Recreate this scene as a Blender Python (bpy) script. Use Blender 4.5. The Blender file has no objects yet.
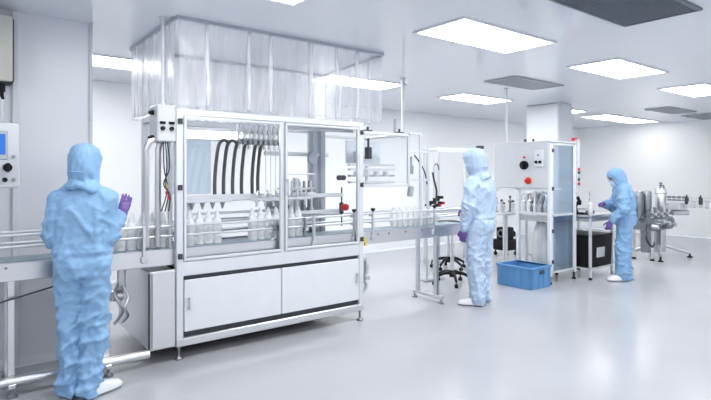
import bpy, bmesh, math, random
from mathutils import Vector, Matrix, Euler, noise
random.seed(7)
SC = bpy.context.scene
COL = SC.collection
PI = math.pi
R = math.radians
V = Vector

# ------------------------------------------------------------------ materials
def srgb(r, g, b):
    f = lambda c: c / 12.92 if c <= .04045 else ((c + .055) / 1.055) ** 2.4
    return (f(r / 255), f(g / 255), f(b / 255), 1)

def new_mat(name):
    m = bpy.data.materials.new(name)
    m.use_nodes = True
    nt = m.node_tree
    return m, nt, nt.nodes['Principled BSDF'], nt.nodes['Material Output']

def N(nt, t, **kw):
    n = nt.nodes.new(t)
    for k, v in kw.items():
        if isinstance(k, str) and k.startswith('i_'):
            n.inputs[k[2:].replace('_', ' ')].default_value = v
        else:
            setattr(n, k, v)
    return n

def mat(name, col, rough=.5, metal=0., spec=.5, var=.04, scale=8., bump=0., bscale=60., stretch=None, sss=0):
    """Painted / plastic / metal surface with slight procedural colour and roughness variation."""
    m, nt, b, out = new_mat(name)
    tc = N(nt, 'ShaderNodeTexCoord')
    mp = N(nt, 'ShaderNodeMapping')
    if stretch: mp.inputs['Scale'].default_value = stretch
    nt.links.new(tc.outputs['Object'], mp.inputs['Vector'])
    nz = N(nt, 'ShaderNodeTexNoise'); nz.inputs['Scale'].default_value = scale; nz.inputs['Detail'].default_value = 3
    nt.links.new(mp.outputs['Vector'], nz.inputs['Vector'])
    cr = N(nt, 'ShaderNodeValToRGB')
    c = col
    cr.color_ramp.elements[0].position = .3; cr.color_ramp.elements[1].position = .7
    cr.color_ramp.elements[0].color = tuple(x * (1 - var) for x in c[:3]) + (1,)
    cr.color_ramp.elements[1].color = tuple(min(1, x * (1 + var)) for x in c[:3]) + (1,)
    nt.links.new(nz.outputs['Fac'], cr.inputs['Fac'])
    nt.links.new(cr.outputs['Color'], b.inputs['Base Color'])
    b.inputs['Roughness'].default_value = rough
    b.inputs['Metallic'].default_value = metal
    b.inputs['Specular IOR Level'].default_value = spec
    if bump:
        n2 = N(nt, 'ShaderNodeTexNoise'); n2.inputs['Scale'].default_value = bscale; n2.inputs['Detail'].default_value = 4
        nt.links.new(mp.outputs['Vector'], n2.inputs['Vector'])
        bp = N(nt, 'ShaderNodeBump'); bp.inputs['Strength'].default_value = bump; bp.inputs['Distance'].default_value = .01
        nt.links.new(n2.outputs['Fac'], bp.inputs['Height'])
        nt.links.new(bp.outputs['Normal'], b.inputs['Normal'])
    return m

def clear_mat(name, tint, refl=.5, rough=.03, haze=0., hazecol=(1, 1, 1, 1), bump=0., base=.04):
    """Thin clear sheet: straight-through transparency, fresnel gloss and an optional milky haze."""
    m, nt, b, out = new_mat(name)
    nt.nodes.remove(b)
    tr = N(nt, 'ShaderNodeBsdfTransparent'); tr.inputs['Color'].default_value = tint
    gl = N(nt, 'ShaderNodeBsdfGlossy'); gl.inputs['Roughness'].default_value = rough
    lw = N(nt, 'ShaderNodeLayerWeight'); lw.inputs['Blend'].default_value = .5
    pw = N(nt, 'ShaderNodeMath', operation='POWER'); pw.inputs[1].default_value = 4
    nt.links.new(lw.outputs['Facing'], pw.inputs[0])
    mr = N(nt, 'ShaderNodeMapRange'); mr.inputs['To Min'].default_value = base; mr.inputs['To Max'].default_value = refl
    nt.links.new(pw.outputs[0], mr.inputs['Value'])
    mx = N(nt, 'ShaderNodeMixShader')
    nt.links.new(mr.outputs['Result'], mx.inputs['Fac'])
    last = tr.outputs['BSDF']
    if haze:
        df = N(nt, 'ShaderNodeBsdfDiffuse'); df.inputs['Color'].default_value = hazecol
        tl = N(nt, 'ShaderNodeBsdfTranslucent'); tl.inputs['Color'].default_value = hazecol
        h = N(nt, 'ShaderNodeMixShader'); h.inputs['Fac'].default_value = .5
        nt.links.new(df.outputs['BSDF'], h.inputs[1]); nt.links.new(tl.outputs['BSDF'], h.inputs[2])
        h2 = N(nt, 'ShaderNodeMixShader')
        tc = N(nt, 'ShaderNodeTexCoord'); mp = N(nt, 'ShaderNodeMapping'); mp.inputs['Scale'].default_value = (9, 9, .9)
        nz = N(nt, 'ShaderNodeTexNoise'); nz.inputs['Scale'].default_value = 1.2
        nt.links.new(tc.outputs['Object'], mp.inputs['Vector']); nt.links.new(mp.outputs['Vector'], nz.inputs['Vector'])
        m2 = N(nt, 'ShaderNodeMapRange'); m2.inputs['From Min'].default_value = .35; m2.inputs['From Max'].default_value = .7
        m2.inputs['To Min'].default_value = haze * .55; m2.inputs['To Max'].default_value = haze * 1.5
        nt.links.new(nz.outputs['Fac'], m2.inputs['Value']); nt.links.new(m2.outputs['Result'], h2.inputs['Fac'])
        nt.links.new(tr.outputs['BSDF'], h2.inputs[1]); nt.links.new(h.outputs['Shader'], h2.inputs[2])
        last = h2.outputs['Shader']
    nt.links.new(last, mx.inputs[1]); nt.links.new(gl.outputs['BSDF'], mx.inputs[2])
    nt.links.new(mx.outputs['Shader'], out.inputs['Surface'])
    if bump:
        tc = N(nt, 'ShaderNodeTexCoord'); mp = N(nt, 'ShaderNodeMapping'); mp.inputs['Scale'].default_value = (6, 6, 1.4)
        nz = N(nt, 'ShaderNodeTexNoise'); nz.inputs['Scale'].default_value = 2.; nz.inputs['Detail'].default_value = 3
        nt.links.new(tc.outputs['Object'], mp.inputs['Vector']); nt.links.new(mp.outputs['Vector'], nz.inputs['Vector'])
        bp = N(nt, 'ShaderNodeBump'); bp.inputs['Strength'].default_value = bump; bp.inputs['Distance'].default_value = .05
        nt.links.new(nz.outputs['Fac'], bp.inputs['Height']); nt.links.new(bp.outputs['Normal'], gl.inputs['Normal'])
    return m

def emit_mat(name, col, strength):
    m, nt, b, out = new_mat(name)
    nt.nodes.remove(b)
    e = N(nt, 'ShaderNodeEmission'); e.inputs['Color'].default_value = col; e.inputs['Strength'].default_value = strength
    nt.links.new(e.outputs['Emission'], out.inputs['Surface'])
    return m

def panel_mat(name, col, rough, jx, jy, axis='XY', spec=.5, line=.9, coat=0.):
    """Smooth cleanroom panel surface with faint joint lines every jx / jy metres."""
    m, nt, b, out = new_mat(name)
    tc = N(nt, 'ShaderNodeTexCoord')
    sp = N(nt, 'ShaderNodeSeparateXYZ'); nt.links.new(tc.outputs['Object'], sp.inputs['Vector'])
    def joint(o, period):
        d = N(nt, 'ShaderNodeMath', operation='DIVIDE'); d.inputs[1].default_value = period
        f = N(nt, 'ShaderNodeMath', operation='FRACT')
        s = N(nt, 'ShaderNodeMath', operation='SUBTRACT'); s.inputs[1].default_value = .5
        a = N(nt, 'ShaderNodeMath', operation='ABSOLUTE')
        g = N(nt, 'ShaderNodeMath', operation='GREATER_THAN'); g.inputs[1].default_value = .5 - .004 / period
        nt.links.new(o, d.inputs[0]); nt.links.new(d.outputs[0], f.inputs[0]); nt.links.new(f.outputs[0], s.inputs[0])
        nt.links.new(s.outputs[0], a.inputs[0]); nt.links.new(a.outputs[0], g.inputs[0])
        return g.outputs[0]
    mxm = N(nt, 'ShaderNodeMath', operation='MAXIMUM')
    nt.links.new(joint(sp.outputs[axis[0]], jx), mxm.inputs[0]); nt.links.new(joint(sp.outputs[axis[1]], jy), mxm.inputs[1])
    nz = N(nt, 'ShaderNodeTexNoise'); nz.inputs['Scale'].default_value = .7; nt.links.new(tc.outputs['Object'], nz.inputs['Vector'])
    mr = N(nt, 'ShaderNodeMapRange'); mr.inputs['To Min'].default_value = .97; mr.inputs['To Max'].default_value = 1.0
    nt.links.new(nz.outputs['Fac'], mr.inputs['Value'])
    mul = N(nt, 'ShaderNodeMix', data_type='RGBA'); mul.inputs['A'].default_value = col
    mul.inputs['B'].default_value = tuple(c * line for c in col[:3]) + (1,)
    nt.links.new(mxm.outputs[0], mul.inputs['Factor'])
    m2 = N(nt, 'ShaderNodeVectorMath', operation='SCALE')
    nt.links.new(mul.outputs['Result'], m2.inputs[0]); nt.links.new(mr.outputs['Result'], m2.inputs['Scale'])
    nt.links.new(m2.outputs[0], b.inputs['Base Color'])
    b.inputs['Roughness'].default_value = rough; b.inputs['Specular IOR Level'].default_value = spec
    b.inputs['Coat Weight'].default_value = coat; b.inputs['Coat Roughness'].default_value = .08
    return m

def milky(name, col):
    """white bottle plastic that lets some light through"""
    m = mat(name, col, rough=.35, var=.01)
    nt = m.node_tree; b = nt.nodes['Principled BSDF']; out = nt.nodes['Material Output']
    t = N(nt, 'ShaderNodeBsdfTranslucent'); t.inputs['Color'].default_value = col
    x = N(nt, 'ShaderNodeMixShader'); x.inputs['Fac'].default_value = .12
    nt.links.new(b.outputs['BSDF'], x.inputs[1]); nt.links.new(t.outputs['BSDF'], x.inputs[2]); nt.links.new(x.outputs['Shader'], out.inputs['Surface'])
    return m

def fabric(name, col):
    """thin woven coverall cloth: fine creases as bump, slight sheen"""
    m = mat(name, col, rough=.62, spec=.3, var=.05, scale=6)
    nt = m.node_tree; b = nt.nodes['Principled BSDF']
    tc = N(nt, 'ShaderNodeTexCoord'); last = None; h = None
    for sc, rot, w in ((5., (0, .5, 0), 1.), (9., (.4, -.7, .3), .6), (21., (.2, .3, .9), .22)):
        mp = N(nt, 'ShaderNodeMapping'); mp.inputs['Rotation'].default_value = rot; mp.inputs['Scale'].default_value = (.85, .85, 1.0)
        nz = N(nt, 'ShaderNodeTexNoise'); nz.inputs['Scale'].default_value = sc; nz.inputs['Detail'].default_value = 1.5; nz.inputs['Distortion'].default_value = .5
        nt.links.new(tc.outputs['Object'], mp.inputs['Vector']); nt.links.new(mp.outputs['Vector'], nz.inputs['Vector'])
        a = N(nt, 'ShaderNodeMath', operation='SUBTRACT'); a.inputs[1].default_value = .5; nt.links.new(nz.outputs['Fac'], a.inputs[0])
        c = N(nt, 'ShaderNodeMath', operation='ABSOLUTE'); nt.links.new(a.outputs[0], c.inputs[0])
        d = N(nt, 'ShaderNodeMath', operation='MULTIPLY'); d.inputs[1].default_value = -w * 4; nt.links.new(c.outputs[0], d.inputs[0])
        if h is None: h = d
        else:
            e = N(nt, 'ShaderNodeMath', operation='ADD'); nt.links.new(h.outputs[0], e.inputs[0]); nt.links.new(d.outputs[0], e.inputs[1]); h = e
    bp = N(nt, 'ShaderNodeBump'); bp.inputs['Strength'].default_value = .42; bp.inputs['Distance'].default_value = .012
    nt.links.new(h.outputs[0], bp.inputs['Height']); nt.links.new(bp.outputs['Normal'], b.inputs['Normal'])
    return m

M = {}
M['floor'] = mat('floor_epoxy', srgb(176, 178, 183), rough=.2, spec=.5, var=.03, scale=1.3, bump=.02, bscale=14)
M['ceil'] = panel_mat('ceiling_panel', srgb(230, 234, 241), .10, 2.5, 1.25, 'XY', spec=.6, line=.93)
M['wall'] = panel_mat('wall_panel', srgb(246, 247, 248), .3, 1.2, 90, 'XZ', line=.96)
M['wallr'] = panel_mat('wall_panel_end', srgb(246, 247, 248), .3, 1.2, 90, 'YZ', line=.96)
M['pier'] = panel_mat('dimmed_pier_panel', srgb(226, 228, 234), .3, 1.2, 90, 'XZ', line=.96)  # wall panel copy, darkened to hold back the lamp light on it
M['cove'] = mat('cove_trim', srgb(226, 229, 234), rough=.3)
M['steel'] = mat('brushed_steel', srgb(224, 225, 228), rough=.3, metal=1., var=.025, scale=5, stretch=(1, 1, 22), bump=.03, bscale=40)
M['steeld'] = mat('dull_steel', srgb(150, 154, 160), rough=.35, metal=1., var=.1, scale=9)
M['alu'] = mat('anodised_aluminium', srgb(222, 225, 229), rough=.36, metal=.4, var=.03, scale=6)
M['white'] = mat('white_paint', srgb(220, 223, 227), rough=.35, var=.015)
M['grey'] = mat('light_grey_paint', srgb(204, 207, 211), rough=.4, var=.02)
M['mgrey'] = mat('mid_grey_paint', srgb(176, 184, 194), rough=.4, var=.03)
M['beige'] = mat('beige_enamel', srgb(196, 195, 186), rough=.4, var=.02)
M['dark'] = mat('dark_gap', srgb(58, 62, 68), rough=.6, var=.08)
M['black'] = mat('black_plastic', srgb(20, 21, 24), rough=.55, spec=.25, var=.1)
M['hose'] = mat('black_hose', srgb(48, 52, 54), rough=.35, var=.15, scale=20)
M['vent'] = mat('vent_metal', srgb(168, 172, 178), rough=.4, metal=.3, var=.05)
M['ventd'] = mat('dark_vent_metal', srgb(100, 110, 124), rough=.35, metal=.2, var=.08, scale=3)
M['red'] = mat('red_plastic', srgb(205, 35, 45), rough=.35)
M['orange'] = mat('orange_plastic', srgb(225, 80, 30), rough=.35)
M['yellow'] = mat('yellow_plastic', srgb(225, 195, 70), rough=.4)
M['screen'] = emit_mat('blue_screen', srgb(60, 105, 190), .9)
M['blue'] = mat('blue_crate_plastic', srgb(88, 142, 192), rough=.4, var=.05)
M['bottle'] = milky('white_bottle_plastic', srgb(248, 249, 250))
M['cap'] = milky('white_cap_plastic', srgb(242, 244, 247))
M['belt'] = mat('blue_grey_belt', srgb(146, 162, 172), rough=.45, var=.12, scale=30)
M['bluep'] = mat('pale_blue_panel', srgb(228, 236, 244), rough=.3, var=.03)
M['glove'] = mat('purple_nitrile', srgb(104, 78, 150), rough=.42, var=.1, scale=40)
M['shoe'] = mat('white_overshoe', srgb(236, 239, 243), rough=.5, var=.03, bump=.2, bscale=60)
M['sole'] = mat('grey_sole', srgb(120, 124, 132), rough=.6)
M['skin'] = mat('skin', srgb(214, 170, 146), rough=.5, var=.05)
M['mask'] = mat('pale_blue_mask', srgb(196, 220, 238), rough=.7, bump=.15, bscale=80)
M['cloth'] = fabric('pale_blue_fabric', srgb(136, 175, 212))
M['cloth_pale'] = fabric('paler_blue_fabric', srgb(178, 198, 222))
LAMP = {p: emit_mat('light_diffuser', (1, .995, .985, 1), p) for p in (4., 9., 11., 15.)}
M['glass'] = clear_mat('clear_guard_pane', (.982, .988, .99, 1), refl=.42, rough=.02, base=.02)
M['glassb'] = clear_mat('blue_tinted_pane', (.80, .87, .93, 1), refl=.6, rough=.04, base=.06)
M['film'] = clear_mat('clear_pvc_film', (.965, .968, .98, 1), refl=.35, rough=.22, haze=.16, hazecol=(.98, .985, 1, 1), bump=.25, base=.025)
M['filmw'] = clear_mat('milky_pvc_film', (.95, .955, .975, 1), refl=.3, rough=.25, haze=.6, hazecol=(.98, .985, 1, 1), bump=.3, base=.03)
M['bag'] = clear_mat('clear_bottle_plastic', (.95, .965, .975, 1), refl=.5, rough=.1, haze=.8, hazecol=(.95, .96, .97, 1), base=.08)

# ------------------------------------------------------------------ mesh builder
class MB:
    def __init__(s): s.bm = bmesh.new()
    def _since(s, n): s.bm.verts.ensure_lookup_table(); return s.bm.verts[n:]
    def box(s, lo, hi, bev=0., rot=None, seg=1):
        lo, hi = V(lo), V(hi); c = (lo + hi) / 2; d = hi - lo
        mx = Matrix.Translation(c)
        if rot is not None: mx = mx @ rot
        r = bmesh.ops.create_cube(s.bm, size=1, matrix=mx @ Matrix.Diagonal((d.x, d.y, d.z, 1)))
        if bev:
            es = list({e for v in r['verts'] for e in v.link_edges})
            bmesh.ops.bevel(s.bm, geom=es, offset=min(bev, min(d) * .45), segments=seg, affect='EDGES', profile=.5)
        return s
    def cbox(s, c, d, bev=0., rot=None, seg=1):
        c = V(c); h = V(d) / 2
        return s.box(c - h, c + h, bev, rot, seg)
    def cyl(s, a, b, r, r2=None, seg=14):
        a, b = V(a), V(b); d = b - a
        q = d.to_track_quat('Z', 'Y').to_matrix().to_4x4()
        bmesh.ops.create_cone(s.bm, cap_ends=True, cap_tris=False, segments=seg, radius1=r, radius2=r if r2 is None else r2,
                              depth=d.length, matrix=Matrix.Translation((a + b) / 2) @ q)
        return s
    def sph(s, c, r, u=14, v=10, rot=None):
        rr = V(r) if hasattr(r, '__len__') else V((r, r, r))
        mx = Matrix.Translation(V(c))
        if rot is not None: mx = mx @ rot
        bmesh.ops.create_uvsphere(s.bm, u_segments=u, v_segments=v, radius=1, matrix=mx @ Matrix.Diagonal((rr.x, rr.y, rr.z, 1)))
        return s
    def lathe(s, prof, loc=(0, 0, 0), rot=None, seg=18):
        mx = Matrix.Translation(V(loc))
        if rot is not None: mx = mx @ rot
        rings = []
        for r, z in prof:
            rings.append([s.bm.verts.new(mx @ V((max(r, 1e-4) * math.cos(2 * PI * k / seg), max(r, 1e-4) * math.sin(2 * PI * k / seg), z))) for k in range(seg)])
        s._skin(rings)
        return s
    def _skin(s, rings, cap=True):
        n = len(rings[0])
        for A, B in zip(rings, rings[1:]):
            for k in range(n):
                s.bm.faces.new((A[k], A[(k + 1) % n], B[(k + 1) % n], B[k]))
        if cap:
            s.bm.faces.new(list(reversed(rings[0]))); s.bm.faces.new(rings[-1])
    def tube(s, pts, r, seg=8, smooth=4):
        pts = [V(p) for p in pts]
        if smooth and len(pts) > 2:
            out = []
            P = [pts[0]] + pts + [pts[-1]]
            for i in range(1, len(P) - 2):
                p0, p1, p2, p3 = P[i - 1:i + 3]
                for k in range(smooth):
                    t = k / smooth
                    out.append(.5 * ((2 * p1) + (p2 - p0) * t + (2 * p0 - 5 * p1 + 4 * p2 - p3) * t * t + (-p0 + 3 * p1 - 3 * p2 + p3) * t ** 3))
            out.append(pts[-1]); pts = out
        rad = r if hasattr(r, '__len__') else None
        rings = []; up = None
        for i, p in enumerate(pts):
            t = (pts[min(i + 1, len(pts) - 1)] - pts[max(i - 1, 0)])
            t = t.normalized() if t.length > 1e-9 else V((0, 0, 1))
            if up is None:
                up = t.cross(V((0, 0, 1)) if abs(t.z) < .9 else V((1, 0, 0))).normalized()
            up = (up - t * up.dot(t)).normalized(); w = t.cross(up)
            rr = r if rad is None else rad[0] + (rad[1] - rad[0]) * i / (len(pts) - 1)
            rings.append([s.bm.verts.new(p + (up * math.cos(2 * PI * k / seg) + w * math.sin(2 * PI * k / seg)) * rr) for k in range(seg)])
        s._skin(rings)
        return s
    def caps(s, a, b, ra, rb, seg=16, n=5):
        """tapered capsule, closed"""
        a, b = V(a), V(b); d = b - a; L = d.length; t = d / L
        up = t.cross(V((0, 0, 1)) if abs(t.z) < .9 else V((1, 0, 0))).normalized(); w = t.cross(up)
        prof = []
        for i in range(n): an = PI / 2 * (1 - i / n); prof.append((-math.sin(an) * ra, math.cos(an) * ra))
        prof.append((0, ra)); prof.append((L, rb))
        for i in range(1, n + 1): an = PI / 2 * i / n; prof.append((L + math.sin(an) * rb, max(math.cos(an) * rb, 1e-4)))
        prof[0] = (-ra, 1e-4)
        s._skin([[s.bm.verts.new(a + t * h + (up * math.cos(2 * PI * k / seg) + w * math.sin(2 * PI * k / seg)) * r) for k in range(seg)] for h, r in prof])
        return s
    def loft(s, rings, seg=24, pw=2.0):
        """rings: (cx, cy, cz, rx, ry) super-ellipses stacked; closed"""
        rs = []
        for cx, cy, cz, rx, ry in rings:
            L = []
            for k in range(seg):
                a = 2 * PI * k / seg; c, n = math.cos(a), math.sin(a)
                L.append(s.bm.verts.new((cx + rx * math.copysign(abs(c) ** (2 / pw), c), cy + ry * math.copysign(abs(n) ** (2 / pw), n), cz)))
            rs.append(L)
        s._skin(rs)
        return s
    def poly(s, pts, d):
        """prism: planar polygon swept by vector d"""
        d = V(d); A = [s.bm.verts.new(V(p)) for p in pts]; B = [s.bm.verts.new(V(p) + d) for p in pts]
        s._skin([A, B])
        return s
    def xf(s, mx): bmesh.ops.transform(s.bm, matrix=mx, verts=s.bm.verts); return s

ROOTM = {}
def link(o): COL.objects.link(o); return o

def obj(name, mb, m, parent=None, sharp=35, local=False, origin=None):
    """One mesh object from a builder. World coordinates are brought into the parent's frame unless local."""
    bm = mb.bm
    bmesh.ops.recalc_face_normals(bm, faces=bm.faces)
    mx = Matrix()
    if parent is not None: mx = ROOTM.get(parent.name, Matrix())
    if origin is not None: mx = Matrix.Translation(V(origin))
    if not local: bmesh.ops.transform(bm, matrix=mx.inverted(), verts=bm.verts)
    me = bpy.data.meshes.new(name); bm.to_mesh(me); bm.free()
    me.polygons.foreach_set('use_smooth', [True] * len(me.polygons))
    me.set_sharp_from_angle(angle=R(sharp))
    me.materials.append(m)
    o = link(bpy.data.objects.new(name, me))
    if parent is not None:
        o.parent = parent
    elif origin is not None:
        o.matrix_world = mx
    ROOTM[o.name] = mx
    return o

def tag(o, label=None, cat=None, group=None, kind=None):
    if label: o['label'] = label
    if cat: o['category'] = cat
    if group: o['group'] = group
    if kind: o['kind'] = kind
    return o

def thing(name, label, cat, loc=(0, 0, 0), rz=0., group=None):
    o = link(bpy.data.objects.new(name, None)); o.empty_display_size = .1
    o.location = loc; o.rotation_euler = (0, 0, rz)
    ROOTM[o.name] = Matrix.Translation(V(loc)) @ Matrix.Rotation(rz, 4, 'Z')
    return tag(o, label, cat, group)

def struct(name, mb, m, sharp=35):
    return tag(obj(name, mb, m, None, sharp), kind='structure')

def copy_tree(o, parent=None):
    c = o.copy(); link(c)
    if parent is not None: c.parent = parent
    for ch in list(o.children): copy_tree(ch, c)
    return c

# ------------------------------------------------------------------ room
ZC = 2.77
XR, XL, YB, YF = 13.95, -4.0, 7.8, -4.0
struct('floor', MB().box((XL - .1, YF - .1, -.1), (XR + .1, YB + .1, 0)), M['floor'])
struct('ceiling', MB().box((XL - .1, YF - .1, ZC), (XR + .1, YB + .1, ZC + .1)), M['ceil'])
struct('wall_back', MB().box((XL, YB, 0), (XR, YB + .1, ZC)), M['wall'])
struct('wall_right', MB().box((XR, YF, 0), (XR + .1, YB, ZC)), M['wallr'])
struct('wall_left', MB().box((XL - .1, YF, 0), (XL, YB, ZC)), M['wallr'])
struct('wall_front', MB().box((XL, YF - .1, 0), (XR, YF, ZC)), M['wall'])
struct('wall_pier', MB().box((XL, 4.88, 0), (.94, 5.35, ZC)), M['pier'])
struct('wall_column', MB().box((8.52, 5.16, 0), (9.0, 5.82, ZC), .02), M['white'])
struct('trim_1', MB().box((.925, 4.865, 0), (.955, 4.9, ZC), .006).box((.925, 4.84, 1.95), (.95, 4.87, 1.99), .004), M['grey'])
struct('trim_2', MB().box((.38, 4.85, 0), (.43, 4.88, ZC), .008), M['white'])
def cove(a, b, n, r=.06):
    a, b, n = V(a), V(b), V(n); mb = MB(); rings = []
    for p in (a, b):
        L = [p.copy()]
        for k in range(7):
            an = PI / 2 * k / 6
            L.append(p + n * (r - r * math.sin(an)) + V((0, 0, 1)) * (r - r * math.cos(an)))
        rings.append([mb.bm.verts.new(q) for q in L])
    mb._skin(rings); return mb
struct('baseboard_back', cove((XL, YB, 0), (XR, YB, 0), (0, -1, 0)), M['cove'])
struct('baseboard_right', cove((XR, YF, 0), (XR, YB, 0), (-1, 0, 0)), M['cove'])
struct('baseboard_pier', cove((XL, 4.88, 0), (.94, 4.88, 0), (0, -1, 0)), M['cove'])

# ceiling light panels: (x, y, length, width, label)
LIGHTS = [
    (.74, 2.83, 1.28, .54, 'ceiling light panel showing only a corner at the top edge of the photo'),
    (3.30, 2.83, 1.28, .54, 'biggest bright ceiling light panel, nearest the dark grey air grille'),
    (5.79, 2.80, 1.22, .56, 'bright ceiling light panel just past the dark grille, second in the front row'),
    (8.36, 2.83, 1.24, .58, 'third bright ceiling light panel of the front row, at the right edge of the view'),
    (6.40, 5.50, 1.23, .52, 'bright ceiling light panel behind the white conduit rising from the inspection cabinet'),
    (3.83, 5.46, 1.25, .54, 'ceiling light panel glowing through the clear curtain above the filling machine'),
    (9.08, 5.55, 1.10, .50, 'ceiling light panel mostly hidden behind the white column'),
    (11.05, 5.55, 1.15, .60, 'far ceiling light panel first to the right of the white column'),
    (12.38, 5.55, 1.15, .60, 'farthest ceiling light panel, nearest the end wall'),
    (.55, 6.10, 1.20, .58, 'ceiling light panel between the wall pier and the curtained enclosure'),
]
for x, y, L, W, lab in LIGHTS:
    t = thing('ceiling_light', lab, 'ceiling light', (x, y, ZC), 0, 'recessed ceiling light panels')
    b = .03
    fr = MB().box((x - b, y - b, ZC - .014), (x + L + b, y, ZC)).box((x - b, y + W, ZC - .014), (x + L + b, y + W + b, ZC))
    fr.box((x - b, y, ZC - .014), (x, y + W, ZC)).box((x + L, y, ZC - .014), (x + L + b, y + W, ZC))
    obj('frame', fr, M['white'], t)
    obj('diffuser', MB().box((x, y, ZC - .01), (x + L, y + W, ZC - .002)), LAMP[11. if y > 6 else 15. if y > 5 and x < 8 else 4. if x > 10 else 9.], t)
# unseen fill lamps, added where the ceiling rows would carry on out of view
for x in (-1.8, .75, 3.3, 5.8, 8.35, 10.9):
    for y in (2.83, .15, -2.5):
        if y > 2 and x > 0: continue
        ld = bpy.data.lights.new('unseen_fill_lamp', 'AREA'); ld.shape = 'RECTANGLE'; ld.size = 1.25; ld.size_y = .55
        ld.energy = 10. if x > 8 else 19. if x > 2 else 14.; ld.color = (1, .995, .985)
        lo = link(bpy.data.objects.new('unseen_fill_lamp', ld)); lo.location = (x + .62, y + .27, ZC - .012)

def vent(name, x, y, L, W, m, lab, louvre, slot=.05):
    t = thing(name, lab, 'ceiling vent', (x, y, ZC), 0, 'ceiling air vents')
    b = .025
    fr = MB().box((x, y, ZC - .018), (x + L, y + b, ZC)).box((x, y + W - b, ZC - .018), (x + L, y + W, ZC))
    fr.box((x, y + b, ZC - .018), (x + b, y + W - b, ZC)).box((x + L - b, y + b, ZC - .018), (x + L, y + W - b, ZC))
    obj('frame', fr, M['vent'] if louvre else M['ventd'], t)
    g = MB().box((x + b, y + b, ZC - .006), (x + L - b, y + W - b, ZC))
    n = int((W - 2 * b) / slot)
    for k in range(n):
        yy = y + b + (k + .5) * (W - 2 * b) / n
        g.box((x + b, yy - slot * .28, ZC - .015), (x + L - b, yy + slot * .28, ZC - .007))
    obj('grille', g, m, t)
vent('air_grille', 3.30, 1.557, 1.26, .588, M['ventd'], 'dark blue-grey air grille in the ceiling nearest the camera', False, .022)
vent('air_vent', 5.77, 4.10, 1.15, .5, M['vent'], 'grey square ceiling vent with a white conduit meeting it, above the inspection cabinet', True)
vent('air_vent', 10.75, 4.20, 1.25, .48, M['vent'], 'grey far ceiling vent right of the white column', True)
vent('air_vent', 12.55, 4.15, 1.2, .55, M['vent'], 'farthest grey ceiling vent, by the right edge of the view', True)

def conduit(lab, x, y, z0, r, extra=None):
    t = thing('conduit', lab, 'conduit', (x, y, z0))
    obj('pipe', MB().cyl((x, y, z0), (x, y, ZC), r), M['white'], t)
    obj('flange', MB().cyl((x, y, ZC - .02), (x, y, ZC), r * 1.9), M['white'], t)
    obj('flange', MB().cyl((x, y, z0), (x, y, z0 + .025), r * 1.7), M['white'], t)
conduit('white vertical conduit from ceiling to control box at left end of filling machine', 1.362, 4.315, 2.052, .014)
conduit('white vertical conduit from ceiling to right back corner of capping section', 4.75, 5.12, 1.975, .022)
conduit('thin white conduit from grey ceiling vent down to inspection cabinet', 6.52, 4.78, 1.95, .017)

# ------------------------------------------------------------------ filling machine
X0, X1, YM, YK = 1.466, 3.33, 4.21, 5.2
fm = thing('filling_machine', 'large enclosed bottle filling machine with glass doors and white lower panels', 'machine', ((X0 + X1) / 2, (YM + YK) / 2, 0))
P = .06
def post(x, y, z0, z1, m='alu', p=P):
    mb = MB().box((x - p / 2, y, z0), (x + p / 2, y + p, z1), .006)
    return obj('post', mb, M[m], fm)
XM = 2.424
for x in (X0, X1):
    post(x, YM, .11, 2.03); post(x, YK - P, .11, 2.03)
post(XM, YM + .012, .67, 2.03, p=.03)
bm_ = lambda lo, hi, m='alu', name='beam': obj(name, MB().box(lo, hi, .006), M[m], fm)
bm_((X0, YM + .002, 1.975), (X1, YM + .058, 2.032))
bm_((X0, YK - .058, 1.975), (X1, YK - .002, 2.032))
for x in (X0, X1): bm_((x - .028, YM + .06, 1.975), (x + .028, YK - .06, 2.032))
bm_((X0, YM + .002, .672), (X1, YM + .06, .79))
bm_((X0, YK - .06, .672), (X1, YK, .79))
bm_((X0 - .03, YM - .002, .105), (X1 + .03, YM + .06, .172), name='base_rail', m='steel')
bm_((X0 - .03, YK - .06, .105), (X1 + .03, YK, .172), name='base_rail', m='steel')
obj('cabinet_body', MB().box((X0 + .03, YM + .03, .172), (X1 - .02, YK - .03, .672)), M['dark'], fm)
obj('deck', MB().box((X0 + .02, YM + .06, .72), (X1 - .02, YK - .06, .745)), M['steel'], fm)
for xa, xb, hx in ((X0 + .035, XM - .03, X0 + .065), (XM - .022, X1 - .035, X1 - .075)):
    p = obj('lower_panel', MB().box((xa, YM - .004, .22), (xb, YM + .024, .638), .006), M['white'], fm)
    obj('handle', MB().box((hx, YM - .03, .40), (hx + .018, YM - .018, .50), .004).box((hx, YM - .022, .405), (hx + .018, YM - .003, .418)).box((hx, YM - .022, .482), (hx + .018, YM - .003, .495)), M['steel'], p)
for x in (X0, X1):
    for y in (YM + .03, YK - .03):
        obj('foot', MB().cyl((x, y, .02), (x, y, .11), .012).lathe([(.035, 0), (.035, .012), (.014, .03)], (x, y, 0)), M['steeld'], fm)
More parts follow.
